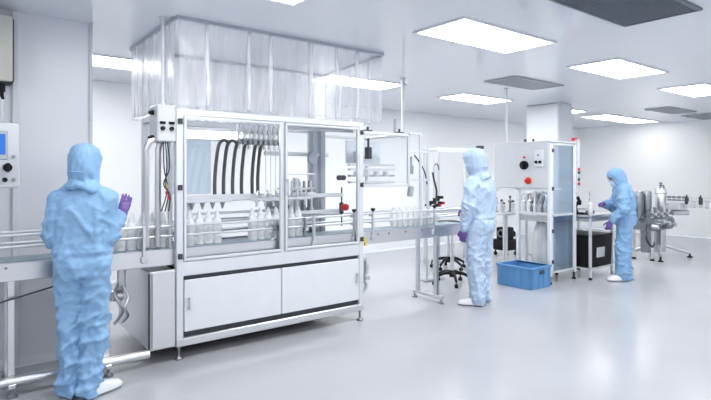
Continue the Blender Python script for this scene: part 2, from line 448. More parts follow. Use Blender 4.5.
# glazed doors
for xa, xb, hs in ((X0 + .031, XM - .016, 0), (XM + .016, X1 - .031, 1)):
    z0, z1, w, y0, y1 = .793, 1.972, .022, YM - .006, YM + .026
    d = obj('glass_door', MB().box((xa, y0, z0), (xa + w, y1, z1), .004).box((xb - w, y0, z0), (xb, y1, z1), .004)
            .box((xa + w, y0, z0), (xb - w, y1, z0 + w), .004).box((xa + w, y0, z1 - w), (xb - w, y1, z1), .004), M['alu'], fm)
    obj('pane', MB().box((xa + w, YM + .006, z0 + w), (xb - w, YM + .011, z1 - w)), M['glass'], d)
    hx = X0 if hs == 0 else X1
    for z in (.835, 1.39, 1.925):
        h = MB().box((hx - .018, YM - .014, z - .022), (hx + .018, YM, z + .022), .004)
        for sx in (-.012, .012):
            for sz in (-.016, .016): h.cyl((hx + sx, YM - .02, z + sz), (hx + sx, YM - .012, z + sz), .006, seg=8)
        obj('hinge', h, M['dark'], d)
    if hs == 1:
        obj('door_handle', MB().box((xa + .006, YM - .04, 1.30), (xa + .024, YM - .028, 1.46), .004).box((xa + .006, YM - .03, 1.31), (xa + .024, YM - .005, 1.325)).box((xa + .006, YM - .03, 1.435), (xa + .024, YM - .005, 1.45)), M['alu'], d)
# control box at the left end
cb = obj('control_box', MB().box((1.285, YM - .008, 1.755), (X0 - .034, 4.42, 2.05), .01), M['grey'], fm)
tag(cb, 'pale grey control box with dark buttons')
for z in (1.79, 1.99):
    obj('side_knob', MB().cyl((1.285, 4.30, z), (1.262, 4.30, z), .02).cyl((1.262, 4.30, z), (1.245, 4.30, z), .012), M['black'], cb)
for x in (1.325, 1.395):
    obj('button', MB().cyl((x, YM - .008, 1.86), (x, YM - .028, 1.86), .017).box((x - .022, YM - .022, 1.895), (x + .022, YM - .008, 1.915), .003), M['black'], cb)
for x in (1.315, 1.405):
    obj('support_pipe', MB().tube([(x - .085, 4.30, .92), (x - .085, 4.30, 1.62), (x - .08, 4.30, 1.71), (x - .05, 4.30, 1.765), (x, 4.30, 1.78)], .025), M['steel'], fm)
obj('support_pipe', MB().cyl((1.425, 4.33, .9), (1.425, 4.33, 1.76), .02), M['steel'], fm)
wl = MB()
for k, dx in enumerate((-.015, 0, .014)):
    wl.tube([(1.37 + dx, 4.27, 1.76), (1.375 + dx * 1.5, 4.25, 1.55), (1.365 - dx, 4.26, 1.42), (1.385 + dx, 4.25, 1.33), (1.37 + dx * 2, 4.28, 1.2)], .005, 6)
obj('cable_bundle', wl, M['dark'], fm)
for c, m, x in (((1.372, 4.238, 1.40), 'yellow', 0), ((1.366, 4.236, 1.35), 'red', 0), ((1.385, 4.238, 1.31), 'red', 0)):
    obj('connector', MB().cbox(c, (.014, .014, .032), .004), M[m], fm)
# side cabinet
sc_ = obj('side_cabinet', MB().box((1.228, YM, .115), (X0 - .034, 5.16, .735), .006), M['steel'], fm)
obj('door', MB().box((1.243, YM - .014, .125), (X0 - .045, YM - .001, .725), .004), M['steel'], sc_)
obj('hinge_strip', MB().box((1.2235, YM - .01, .13), (1.2285, YM + .02, .72)), M['dark'], sc_)

# inner works
obj('header_beam', MB().box((X0 + .1, 4.72, 1.815), (2.28, 4.80, 1.915), .012), M['white'], fm)
tl = obj('added_fill_tube', MB().cyl((X0 + .14, 4.70, 1.86), (2.24, 4.70, 1.86), .02), emit_mat('added_fill_tube', (1, 1, 1, 1), 12.), fm)  # added glowing tube, brightens the machine interior
for x in (X0 + .13, 2.23): obj('fill_tube_end', MB().cbox((x, 4.71, 1.86), (.03, .05, .06), .006), M['white'], tl)
obj('header_beam', MB().box((X0 + .1, 4.42, 1.975), (X1 - .1, 4.47, 2.0), .004), M['steeld'], fm)
obj('back_panel', MB().box((1.66, 5.12, 1.30), (2.10, 5.135, 1.90), .004), M['glassb'], fm)
obj('rear_guide', MB().box((X0 + .06, 4.70, .745), (3.06, 4.715, .90), .004), M['mgrey'], fm)
obj('rear_guide', MB().box((X0 + .06, 4.675, 1.05), (3.06, 4.70, 1.085), .004), M['steeld'], fm)
obj('rear_guide', MB().box((X0 + .06, 4.675, .945), (3.06, 4.70, .975), .004), M['steeld'], fm)
obj('added_light_block', MB().box((X0, YK - .05, .012), (X1, YK - .04, .105)), M['steeld'], fm)  # added to block light from behind and darken the floor under the machine
obj('cross_beam', MB().box((X0 + .1, 4.48, 1.255), (2.95, 4.54, 1.315), .008), M['alu'], fm)
obj('cross_beam', MB().box((X0 + .1, 4.60, 1.13), (2.72, 4.64, 1.152), .005), M['alu'], fm)
obj('cross_beam', MB().box((X0 + .13, 4.46, 1.15), (X0 + .19, 4.52, 1.26), .006), M['alu'], fm)
obj('cross_beam', MB().box((2.52, 4.75, 1.69), (3.30, 4.79, 1.73), .005), M['alu'], fm)
obj('cross_beam', MB().box((2.52, 4.48, 1.26), (3.30, 4.52, 1.30), .006), M['alu'], fm)
obj('cross_beam', MB().box((2.52, 4.50, 1.09), (3.30, 4.54, 1.13), .006), M['alu'], fm)
obj('cross_beam', MB().box((2.50, 4.30, 1.925), (3.30, 4.34, 1.955), .006), M['alu'], fm)
# valve manifold and hoses
man = obj('valve_manifold', MB().box((2.16, 4.66, 1.80), (2.72, 4.72, 1.85), .008).cyl((2.12, 4.69, 1.905), (2.72, 4.69, 1.905), .016), M['steel'], fm)
for k in range(10):
    x = 2.18 + k * .055
    v_ = MB().cyl((x, 4.65, 1.74), (x, 4.65, 1.81), .016).cyl((x, 4.65, 1.81), (x, 4.65, 1.85), .025).cyl((x, 4.65, 1.85), (x, 4.65, 1.96), .016)
    v_.cyl((x, 4.65, 1.895), (x, 4.65, 1.935), .024).lathe([(.006, 0), (.016, .012), (.006, .03)], (x, 4.65, 1.96))
    v = obj('valve', v_, M['steel'], man)
    obj('valve_body', MB().cbox((x, 4.635, 1.81), (.038, .04, .055), .005), M['steeld'], v)
tops = (2.06, 2.11, 2.20, 2.29, 2.385, 2.45)
bots = (1.91, 1.995, 2.085, 2.175, 2.285, 2.345)
for a, b in zip(tops, bots):
    obj('hose', MB().tube([(b + .17, 4.66, 1.795), (b + .125, 4.65, 1.82), (b + .07, 4.64, 1.775), (b + .04, 4.63, 1.63), (b + .012, 4.60, 1.44), (b, 4.57, 1.285)], .0165), M['hose'], fm)
for k in range(5):
    x = 2.47 + k * .055
    obj('thin_tube', MB().cyl((x, 4.65, 1.32), (x, 4.65, 1.74), .004, seg=6), M['alu'], fm)
noz = obj('nozzle_bar', MB().box((X0 + .1, 4.40, 1.25), (2.0, 4.46, 1.275), .005).box((2.2, 4.40, 1.25), (2.86, 4.46, 1.275), .005), M['alu'], fm)
for k in range(5):
    x = 1.555 + k * .092
    obj('fill_nozzle', MB().lathe([(.006, -.045), (.009, -.03), (.024, .012), (.024, .03), (.01, .035)], (x, 4.43, 1.238)), M['steeld'], noz)
for k in range(7):
    x = 2.26 + k * .088
    obj('fill_nozzle', MB().cyl((x, 4.43, 1.195), (x, 4.43, 1.30), .012).cyl((x, 4.43, 1.24), (x, 4.43, 1.272), .022).tube([(x, 4.43, 1.30), (x + .02, 4.44, 1.34), (x + .05, 4.47, 1.32), (x + .06, 4.5, 1.24)], .007, 6), M['steel'], noz)
for k, (x, y) in enumerate(((2.35, 4.33), (2.42, 4.33))):
    obj('fluid_tube', MB().tube([(x + .1, y, 1.02), (x + .07, y - .02, .95), (x - .04, y - .03, .87), (x - .2, y - .02, .80), (x - .28, y, .755)], .008), M['cap'], fm)
obj('clamp_block', MB().box((2.36, 4.26, .98), (2.50, 4.32, 1.03), .006).cyl((2.40, 4.29, .75), (2.40, 4.29, 1.06), .01).cyl((2.48, 4.29, .75), (2.48, 4.29, 1.04), .01).cyl((2.70, 4.29, .75), (2.70, 4.29, 1.08), .012), M['steeld'], fm)
# right-hand bay: drive columns, guide plates, turret
for x in (3.10, 3.205):
    obj('drive_column', MB().box((x - .032, 4.72, .745), (x + .032, 4.80, 1.97), .008), M['mgrey'], fm)
tr = obj('turret', MB().cyl((2.86, 4.72, .745), (2.86, 4.72, 1.0), .06).cyl((2.86, 4.72, 1.0), (2.86, 4.72, 1.02), .19, seg=28).cyl((2.86, 4.72, 1.34), (2.86, 4.72, 1.36), .2, seg=28).cyl((2.86, 4.72, 1.02), (2.86, 4.72, 1.46), .035), M['steel'], fm)
for k in range(8):
    a = k * PI / 4
    x, y = 2.86 + .16 * math.cos(a), 4.72 + .16 * math.sin(a)
    obj('capping_head', MB().cyl((x, y, 1.14), (x, y, 1.34), .018).cyl((x, y, 1.36), (x, y, 1.43), .014).cyl((x, y, 1.10), (x, y, 1.15), .026), M['steel'] if k % 2 else M['steeld'], tr)
obj('guide_plate', MB().box((2.58, 4.85, .80), (3.07, 4.865, 1.22), .004), M['mgrey'], fm)
obj('guide_plate', MB().box((2.58, 4.63, .86), (2.68, 4.70, 1.2), .006), M['steeld'], fm)
obj('guide_plate', MB().box((3.0, 4.62, .80), (3.08, 4.68, 1.25), .006), M['steeld'], fm)
obj('sensor_disc', MB().cyl((3.02, 4.66, 1.665), (3.02, 4.63, 1.665), .06).cbox((3.02, 4.69, 1.70), (.03, .06, .08), .005), M['mgrey'], fm)
pr_ = MB()
for x in (3.335, 3.385):
    pr_.cyl((x, 4.62, 1.46), (x, 4.585, 1.46), .028)
pr_.cyl((3.335, 4.61, 1.46), (3.385, 4.61, 1.46), .012)
obj('knob_pair', pr_, M['dark'], fm)
es = obj('pull_switch', MB().cyl((3.29, 4.5, .95), (3.29, 4.5, 1.36), .007).cbox((3.28, 4.49, 1.14), (.04, .04, .12), .008), M['dark'], fm)
obj('stop_button', MB().cyl((3.285, 4.47, 1.15), (3.30, 4.425, 1.15), .036).cyl((3.30, 4.425, 1.15), (3.303, 4.415, 1.15), .03), M['red'], es)
obj('drop_lever', MB().tube([(2.62, 4.6, 1.36), (2.62, 4.6, 1.5), (2.72, 4.6, 1.5), (3.02, 4.6, 1.5)], .008, smooth=0), M['alu'], fm)
# coiled steel piping on the right end
obj('end_pipework', MB().tube([(3.40, 4.30, .66), (3.43, 4.26, .60), (3.43, 4.25, .50), (3.41, 4.27, .42), (3.43, 4.25, .34), (3.40, 4.29, .26), (3.40, 4.32, .2)], .018).tube([(3.44, 4.36, .70), (3.47, 4.33, .55), (3.46, 4.33, .40), (3.44, 4.36, .22)], .014).cbox((3.41, 4.27, .62), (.07, .06, .05), .01).cyl((3.43, 4.25, .44), (3.43, 4.25, .40), .03), M['steel'], fm)
obj('drain_valve', MB().cyl((3.40, 4.24, .82), (3.40, 4.29, .82), .022).box((3.385, 4.225, .76), (3.415, 4.245, .80), .004), M['yellow'], fm)
# capping / guard section hung on the right end of the machine
sx0, sx1, sy0, sy1 = 3.39, 4.10, 4.30, 5.05
gd = obj('guard_frame', MB().box((sx0, sy0, 1.92), (sx1, sy0 + .03, 1.955), .004).box((sx0, sy0, 1.36), (sx1, sy0 + .03, 1.39), .004)
         .box((sx1 - .03, sy0, 1.36), (sx1, sy0 + .03, 1.955), .004).box((sx1 - .03, sy1, 1.36), (sx1, sy1 + .03, 1.955), .004)
         .box((sx1 - .03, sy0, 1.925), (sx1, sy1, 1.955), .004).box((sx1 - .03, sy0, 1.36), (sx1, sy1, 1.39), .004)
         .box((sx0, sy1, 1.925), (sx1, sy1 + .03, 1.955), .004), M['alu'], fm)
obj('guard_pane', MB().box((sx0, sy0 + .012, 1.39), (sx1 - .03, sy0 + .017, 1.92)), M['glass'], gd)
obj('guard_pane', MB().box((sx1 - .017, sy0 + .03, 1.39), (sx1 - .012, sy1, 1.92)), M['glass'], gd)
obj('mounting_plate', MB().box((3.50, 4.70, 1.62), (4.0, 4.72, 1.88), .006), M['bluep'], gd)
obj('cylinder_unit', MB().cyl((3.72, 4.58, 1.67), (3.72, 4.58, 1.80), .04).cyl((3.72, 4.58, 1.80), (3.72, 4.58, 1.9), .012), M['dark'], gd)
obj('cylinder_unit', MB().box((3.55, 4.60, 1.62), (3.59, 4.64, 1.75), .006), M['mgrey'], gd)
for z in (1.40, 1.47, 1.54, 1.59):
    obj('slide_bar', MB().box((sx0 + .02, 4.5, z), (sx1 - .05, 4.56, z + .022), .004), M['alu'] if z != 1.47 else M['mgrey'], gd)
for x in (3.48, 3.62, 3.76, 3.90):
    obj('slide_block', MB().cbox((x, 4.49, 1.50), (.05, .06, .06), .008), M['steel'], gd)
of = MB()
for (x, y) in ((4.28, 4.32), (4.42, 4.34)):
    of.box((x - .014, y - .014, .90), (x + .014, y + .014, 1.97 if x < 4.4 else 1.80), .003)
of.box((sx1, 4.31, 1.95), (4.294, 4.335, 1.975), .003).box((sx1, 4.31, 1.74), (4.434, 4.335, 1.765), .003).box((sx1, 4.31, 1.42), (4.434, 4.335, 1.445), .003)
obj('outfeed_frame', of, M['alu'], fm)
obj('sensor_unit', MB().box((4.17, 4.37, 1.50), (4.23, 4.43, 1.60), .01).cyl((4.2, 4.40, 1.60), (4.2, 4.40, 1.70), .02), M['belt'], fm)
obj('sensor_unit', MB().box((4.17, 4.37, 1.24), (4.23, 4.43, 1.36), .01, rot=Matrix.Rotation(R(12), 4, 'Y')), M['mgrey'], fm)
obj('air_line', MB().tube([(4.46, 4.30, 1.52), (4.475, 4.29, 1.42), (4.50, 4.28, 1.32), (4.52, 4.30, 1.22), (4.51, 4.32, 1.08)], .012).tube([(4.22, 4.36, 1.72), (4.27, 4.33, 1.64), (4.36, 4.33, 1.52), (4.40, 4.33, 1.38)], .008), M['hose'], fm)
for x in (3.5, 3.95):
    obj('pneumatic_stub', MB().cyl((x, 4.32, 1.955), (x, 4.32, 2.0), .012).box((x - .05, 4.30, 1.955), (x + .05, 4.34, 1.967), .003), M['dark'], fm)
obj('pneumatic_stub', MB().cyl((3.96, 4.40, 1.955), (3.96, 4.40, 2.12), .014), M['mgrey'], fm)

# ------------------------------------------------------------------ clear curtains above the machine
def curtain(name, label, a, b, z0, z1, m, amp=.025, seed=0, strips=0):
    a, b = V(a), V(b); d = b - a; L = d.length; t = d / L; nrm = V((-t.y, t.x, 0))
    n, kz = int(L / .02), 22
    mb = MB(); g = []
    for i in range(n + 1):
        row = []
        s = i / n * L
        for k in range(kz + 1):
            h = k / kz
            f = amp * (.25 + .75 * (1 - h) ** .7)
            w = noise.noise(V((s * 5.5 + seed, h * .8, seed))) * 1.3 + noise.noise(V((s * 15 + seed, h * 2.2, 3.1))) * .5 + .22 * math.sin(s * 21 + 2 * noise.noise(V((s * 2, h, seed))))
            row.append(mb.bm.verts.new(a + t * s + nrm * (w * f) + V((0, 0, z0 + (z1 - z0) * h + (1 - h) ** 6 * .02 * noise.noise(V((s * 4, 0, seed)))))))
        g.append(row)
    for i in range(n):
        for k in range(kz):
            mb.bm.faces.new((g[i][k], g[i + 1][k], g[i + 1][k + 1], g[i][k + 1]))
    t_ = thing(name, label, 'curtain', ((a.x + b.x) / 2, (a.y + b.y) / 2, z0))
    sh = obj('film', mb, m, t_, sharp=180)
    so = sh.modifiers.new('thick', 'SOLIDIFY'); so.thickness = .001
    for q in range(strips):
        s0 = L * (q + .75 + .2 * math.sin(q * 2.3)) / (strips + .6); w_ = .028; sm = MB(); g2 = []
        for k in range(kz + 1):
            h = k / kz
            o_ = nrm * (-.012 - .010 * (1 - h) * math.sin(h * 9 + q)) + t * (.012 * noise.noise(V((h * 3, q, seed))))
            ww = w_ * (.6 + .6 * abs(noise.noise(V((h * 4, q * 3.1, seed)))))
            g2.append([sm.bm.verts.new(a + t * (s0 + x * ww) + o_ + nrm * (.012 * x * x) + V((0, 0, z0 + (z1 - .03 - z0) * h))) for x in (-1, -.4, .4, 1)])
        for r0, r1 in zip(g2, g2[1:]):
            for j in range(3): sm.bm.faces.new((r0[j], r0[j + 1], r1[j + 1], r1[j]))
        e_ = obj('overlap_fold', sm, M['filmw'], t_, sharp=180)
        so = e_.modifiers.new('thick', 'SOLIDIFY'); so.thickness = .001
    ang = math.atan2(t.y, t.x); rot = Matrix.Rotation(ang, 4, 'Z'); c = (a + b) / 2
    obj('track', MB().cbox((c.x, c.y, z1 - .012), (L + .03, .028, .032), .004, rot), M['mgrey'], t_)
    return t_
CX0, CX1, CY0, CY1, CZ0 = 1.45, 3.6, 4.20, 5.57, 2.045
curtain('plastic_curtain', 'clear plastic curtain over the front of the filling machine', (CX0, CY0, 0), (CX1, CY0, 0), CZ0, ZC, M['film'], .012, 1.3, 6)
curtain('plastic_curtain', 'clear plastic curtain at the left end of the machine, beside the conduit', (CX0 - .01, CY0 + .05, 0), (CX0 - .01, CY1 - .05, 0), CZ0, ZC, M['filmw'], .012, 4.7, 3)
curtain('plastic_curtain', 'clear plastic curtain at the right end of the curtained enclosure', (CX1 + .03, CY0 + .05, 0), (CX1 + .19, CY1 - .05, 0), CZ0, ZC, M['film'], .011, 8.2, 3)
curtain('plastic_curtain', 'milky plastic curtain at the back of the curtained enclosure', (CX0, CY1, 0), (CX1 + .2, CY1, 0), CZ0, ZC, M['filmw'], .014, 11.9)

# ------------------------------------------------------------------ conveyor line
cv = thing('conveyor', 'long stainless conveyor running through the filling machine', 'conveyor', (1.9, 4.43, 0))
CXA, CXB = -1.6, 5.0
obj('side_plate', MB().box((CXA, 4.27, .764), (CXB, 4.285, .893), .004), M['steel'], cv)
obj('side_plate', MB().box((CXA, 4.585, .764), (CXB, 4.60, .893), .004), M['steel'], cv)
obj('belt', MB().box((CXA + .02, 4.30, .872), (CXB - .02, 4.57, .898), .004).cyl((CXB - .03, 4.30, .86), (CXB - .03, 4.57, .86), .04).cyl((CXA + .03, 4.30, .86), (CXA + .03, 4.57, .86), .04), M['belt'], cv)
obj('underside_tray', MB().box((CXA + .05, 4.29, .77), (CXB - .05, 4.58, .78)), M['steeld'], cv)
for y, z in ((4.315, 1.075), (4.315, .995), (4.555, 1.075), (4.555, .995)):
    obj('guide_rail', MB().cyl((CXA, y, z), (CXB, y, z), .011, seg=10), M['alu'], cv)
for x in (-1.2, .1, 1.20, 2.78, 3.27, 3.52, 4.44):
    b = MB().box((x - .013, 4.245, .80), (x + .013, 4.268, 1.10), .004).cyl((x, 4.255, 1.06), (x, 4.318, 1.06), .008).cyl((x, 4.255, .985), (x, 4.318, .985), .008).cbox((x, 4.26, .83), (.05, .03, .05), .006)
    br = obj('rail_bracket', b, M['steel'], cv)
    if x > 3: obj('clamp_knob', MB().lathe([(.006, 0), (.012, .012), (.024, .022), (.024, .036), (.012, .042)], (x, 4.256, 1.10)), M['black'], br)
for x in (-1.2, .33, .93, 4.50):
    for y in (4.26, 4.565):
        lg = MB().box((x - .022, y, .075), (x + .022, y + .044, .77), .004)
        obj('leg', lg, M['steel'], cv)
    obj('foot_bar', MB().box((x - .025, 4.18, .055), (x + .025, 4.66, .09), .006), M['steel'], cv)
    for y in (4.20, 4.64):
        obj('foot', MB().cyl((x, y, .02), (x, y, .06), .011).lathe([(.034, 0), (.034, .012), (.012, .028)], (x, y, 0)), M['steeld'], cv)
obj('base_tube', MB().cyl((CXA, 4.215, .10), (1.225, 4.215, .10), .034, seg=18), M['steel'], cv)
obj('gear_motor', MB().cyl((1.04, 4.62, .50), (1.13, 4.62, .50), .045).cbox((1.12, 4.62, .66), (.06, .06, .22), .01).tube([(1.08, 4.56, .60), (1.05, 4.52, .54), (1.08, 4.50, .46), (1.11, 4.52, .40), (1.09, 4.56, .33), (1.06, 4.58, .28)], .014).tube([(1.12, 4.54, .58), (1.15, 4.52, .50), (1.12, 4.50, .42), (1.15, 4.54, .34), (1.13, 4.6, .28)], .012), M['steel'], cv)
obj('power_cable', MB().tube([(-.25, 4.24, .50), (.1, 4.235, .60), (.55, 4.235, .70), (.9, 4.24, .78)], .006, 6), M['hose'], cv)
for x in (.3, .8, 3.6, 3.75, 4.0, 4.25):
    obj('bolt', MB().cyl((x, 4.262, .86), (x, 4.27, .86), .010, seg=8), M['steeld'], cv)

# bottles ---------------------------------------------------------------
def make_bottle(name, m, label, group):
    t = thing(name, label, 'bottle', (0, 0, 0), 0, group)
    obj('body', MB().lathe([(.036, 0), (.0398, .004), (.0402, .055), (.0385, .07), (.0402, .085), (.0402, .17), (.039, .188), (.033, .204), (.026, .214), (.022, .222)], seg=18), m, t)
    obj('cap', MB().lathe([(.0235, .212), (.0235, .232), (.018, .246), (.011, .268), (.005, .290)], seg=12), M['cap'], t)
    return t
pb = make_bottle('spray_bottle', M['bottle'], 'white plastic nozzle-top bottle queued on the conveyor just left of the filling machine post', 'bottles queued left of the machine')
ZB = .898
def row(proto, xs, y, label=None, group=None, first=False):
    for i, x in enumerate(xs):
        o = proto if (first and i == 0) else copy_tree(proto)
        o.location = (x, y, ZB)
        if label: o['label'] = label
        if group: o['group'] = group
row(pb, [.975 + k * .0815 for k in range(6)], 4.39, first=True)
row(pb, [1.01 + k * .0815 for k in range(6)], 4.475, 'white nozzle-top bottle in the rear file of the queue left of the machine', 'rear bottles queued left of the machine')
row(pb, [1.53 + k * .0815 for k in range(5)], 4.39, 'white bottle under the funnel nozzles at the left of the glass enclosure', 'bottles under the funnel nozzles')
row(pb, [1.565 + k * .0815 for k in range(5)], 4.475, 'white bottle in the rear file under the funnel nozzles inside the enclosure', 'rear bottles under the funnel nozzles')
row(pb, [2.20 + k * .0815 for k in range(7)], 4.39, 'white bottle inside the enclosure around the middle door post', 'bottles by the middle door post')
row(pb, [2.235 + k * .0815 for k in range(7)], 4.475, 'white bottle in the rear file around the middle door post', 'rear bottles by the middle door post')
cb_ = thing('clear_bottle', 'translucent bottle on the outfeed conveyor between machine and standing worker', 'bottle', (0, 0, 0), 0, 'translucent bottles on the outfeed')
obj('body', MB().lathe([(.033, 0), (.038, .004), (.038, .15), (.034, .17), (.02, .19), (.016, .2), (.016, .222), (.001, .223)], seg=16), M['bag'], cb_)
row(cb_, [3.96 + k * .083 for k in range(8)], 4.43, first=True)

# ------------------------------------------------------------------ left edge: cabinet and operator panel
wc = thing('wall_cabinet', 'beige electrical cabinet high on the wall pier at the left edge', 'cabinet', (.0, 4.72, 2.2))
obj('body', MB().box((-.35, 4.70, 2.18), (.385, 4.88, 2.69), .03, seg=3), M['dark'], wc)
dr = obj('door', MB().box((-.345, 4.665, 2.19), (.372, 4.70, 2.68), .012, seg=2), M['beige'], wc)
obj('lock', MB().cyl((.27, 4.668, 2.30), (.27, 4.655, 2.30), .012), M['steeld'], dr)
obj('cable_gland', MB().cyl((.31, 4.76, 2.185), (.31, 4.76, 2.12), .022).cyl((.31, 4.76, 2.12), (.31, 4.76, 2.08), .013), M['black'], wc)
obj('cable', MB().tube([(.31, 4.76, 2.10), (.31, 4.755, 2.05), (.24, 4.75, 2.0), (.12, 4.75, 1.98), (-.05, 4.75, 2.03)], .011), M['black'], wc)
op = thing('control_panel', 'grey operator panel with a small blue screen at the left edge', 'control panel', (.1, 4.44, .0))
obj('housing', MB().box((-.28, 4.35, 1.405), (.386, 4.52, 1.855), .012, seg=2), M['grey'], op)
s_ = obj('bezel', MB().box((-.20, 4.343, 1.60), (.318, 4.352, 1.80), .003), M['mgrey'], op)
obj('screen', MB().box((-.17, 4.340, 1.635), (.302, 4.345, 1.775)), M['screen'], s_)
obj('selector_knob', MB().cyl((.315, 4.35, 1.545), (.315, 4.33, 1.545), .028).box((.303, 4.305, 1.515), (.327, 4.332, 1.575), .004), M['black'], op)
obj('button', MB().cyl((.30, 4.35, 1.46), (.30, 4.335, 1.46), .016), M['black'], op)
obj('button', MB().cyl((.35, 4.35, 1.62), (.35, 4.338, 1.62), .012), M['steeld'], op)
obj('button', MB().cyl((.35, 4.35, 1.46), (.35, 4.338, 1.46), .012), M['steeld'], op)
obj('stand_pole', MB().box((.10, 4.66, 0), (.15, 4.71, 2.15), .006), M['grey'], op)
obj('stand_pole', MB().cyl((.30, 4.66, 1.5), (.30, 4.66, 2.05), .02).cyl((.12, 4.68, 1.99), (.32, 4.665, 1.99), .014), M['grey'], op)
obj('bracket', MB().box((.08, 4.52, 1.55), (.17, 4.70, 1.62), .006), M['grey'], op)
obj('base_plate', MB().box((.02, 4.60, 0), (.23, 4.77, .012), .003), M['steeld'], op)

# ------------------------------------------------------------------ inspection cabinet (second machine)
A0, A1, B0, B1, TZ = 6.45, 7.11, 4.02, 4.95, 1.945
im = thing('inspection_cabinet', 'tall white aluminium machine cabinet with clear door and round black dial', 'machine', ((A0 + A1) / 2, (B0 + B1) / 2, 0))
q = .05; BL = 4.57
for x in (A0, A1 - q):
    for y in (B0, B1 - q):
        if y > B0:
            obj('post', MB().box((x, y, 1.25), (x + q, y + q, TZ), .006), M['white'], im)
            y = BL - q
        obj('post', MB().box((x, y, .10), (x + q, y + q, TZ - .02), .006), M['white'], im)
        obj('foot', MB().cyl((x + q / 2, y + q / 2, .02), (x + q / 2, y + q / 2, .10), .012).lathe([(.032, 0), (.032, .012), (.012, .026)], (x + q / 2, y + q / 2, 0)), M['black'], im)
obj('top_panel', MB().box((A0, B0, TZ - .01), (A1, B1, TZ + .012), .004), M['grey'], im)
obj('back_panel', MB().box((A1 - .02, B0 + q, .95), (A1 - .012, BL - q, 1.9)), M['glass'], im)
up = obj('side_panel', MB().box((A0 - .008, B0 + q * .8, 1.30), (A0 + .02, B1 - .004, TZ - .012), .006), M['grey'], im)
obj('end_panel', MB().box((A1 - .02, B0 + q, .16), (A1 - .012, BL - q, .84)), M['white'], im)
dl = obj('dial', MB().cyl((A0 - .008, 4.42, 1.625), (A0 - .045, 4.42, 1.625), .062, seg=24).box((A0 - .085, 4.405, 1.58), (A0 - .045, 4.435, 1.67), .008), M['black'], im)
obj('indicator_lamp', MB().cyl((A0 - .008, 4.42, 1.735), (A0 - .03, 4.42, 1.735), .014), M['red'], im)
e2 = obj('stop_button', MB().cyl((A0 - .008, 4.36, 1.405), (A0 - .02, 4.36, 1.405), .05, seg=20), M['orange'], im)
obj('mushroom', MB().cyl((A0 - .02, 4.36, 1.405), (A0 - .05, 4.36, 1.405), .018).cyl((A0 - .05, 4.36, 1.405), (A0 - .06, 4.36, 1.405), .03), M['red'], e2)
sb = obj('switch_box', MB().box((A0 - .035, 4.12, 1.60), (A0 - .008, 4.25, 1.83), .006), M['white'], im)
for y in (4.155, 4.215):
    obj('switch', MB().cyl((A0 - .035, y, 1.665), (A0 - .055, y, 1.665), .02), M['black'], sb)
obj('switch', MB().cyl((A0 - .035, 4.185, 1.76), (A0 - .05, 4.185, 1.76), .012), M['steeld'], sb)
obj('cross_rail', MB().box((A0, B0 + q, 1.27), (A0 + .03, B1 - q, 1.30), .004), M['alu'], im)
obj('cross_rail', MB().box((A0, B0 + q, .93), (A0 + .03, BL - q, .97), .004), M['alu'], im)
obj('cross_rail', MB().box((A0, B0 + q, .12), (A0 + .03, BL - q, .16), .004), M['alu'], im)
obj('lower_pane', MB().box((A0 + .008, B0 + q, .16), (A0 + .013, BL - q, .93)), M['glass'], im)
obj('work_deck', MB().box((A0 + .03, B0 + .03, .84), (A1 - .02, BL, .93), .006), M['steel'], im)
obj('inner_post', MB().box((A0 + .02, 4.27, .93), (A0 + .04, 4.29, 1.29), .004), M['alu'], im)
ce = obj('floor_tray', MB().box((A0 + .02, B0 + .03, .13), (A1 - .03, BL - .03, .16), .004), M['steel'], im)
hp = obj('hopper', MB().lathe([(.05, .93), (.06, 1.0), (.13, 1.10), (.13, 1.24), (.12, 1.245)], (6.78, 4.38, 0), seg=24), M['steel'], im)
for k, (x, y) in enumerate(((6.53, 4.14), (6.56, 4.22), (6.53, 4.31), (6.58, 4.40), (6.54, 4.48), (6.66, 4.18), (6.70, 4.50))):
    obj('holder', MB().cyl((x, y, .93), (x, y, 1.04), .022).cyl((x, y, 1.04), (x, y, 1.17), .012).cbox((x, y, 1.10), (.05, .035, .04), .006).tube([(x, y, 1.17), (x + .02, y + .03, 1.22), (x + .03, y + .07, 1.2), (x + .03, y + .08, 1.12)], .007, 6), M['steeld'] if k % 2 else M['steel'], im)
obj('waste_bag', MB().lathe([(.10, .16), (.16, .22), (.17, .45), (.14, .70), (.10, .82), (.11, .84)], (6.74, 4.30, 0), seg=20), M['bag'], im)
dd = obj('door', MB().box((A0 + q, B0 + .004, .14), (A0 + q + .028, B0 + .03, TZ - .02), .004).box((A1 - q - .028, B0 + .004, .14), (A1 - q, B0 + .03, TZ - .02), .004)
         .box((A0 + q, B0 + .004, .14), (A1 - q, B0 + .03, .168), .004).box((A0 + q, B0 + .004, TZ - .048), (A1 - q, B0 + .03, TZ - .02), .004).box((A0 + q, B0 + .004, .915), (A1 - q, B0 + .03, .945), .004), M['alu'], im)
for z0, z1 in ((.168, .915), (.945, TZ - .048)):
    obj('pane', MB().box((A0 + q + .028, B0 + .012, z0), (A1 - q - .028, B0 + .018, z1)), M['glassb'], dd)
for z in (.30, .72, 1.30, 1.82):
    obj('hinge', MB().box((A0 + .03, B0 - .012, z - .025), (A0 + .075, B0 + .004, z + .025), .004), M['dark'], dd)
obj('handle', MB().box((A0 + .09, B0 - .03, 1.285), (A0 + .21, B0 - .015, 1.30), .004).cyl((A0 + .1, B0 - .02, 1.292), (A0 + .1, B0 + .006, 1.292), .006).cyl((A0 + .2, B0 - .02, 1.292), (A0 + .2, B0 + .006, 1.292), .006), M['alu'], dd)
sp = obj('signal_post', MB().box((A1 + .004, B0 - .01, 1.30), (A1 + .08, B0 + .05, 1.99), .006), M['grey'], im)
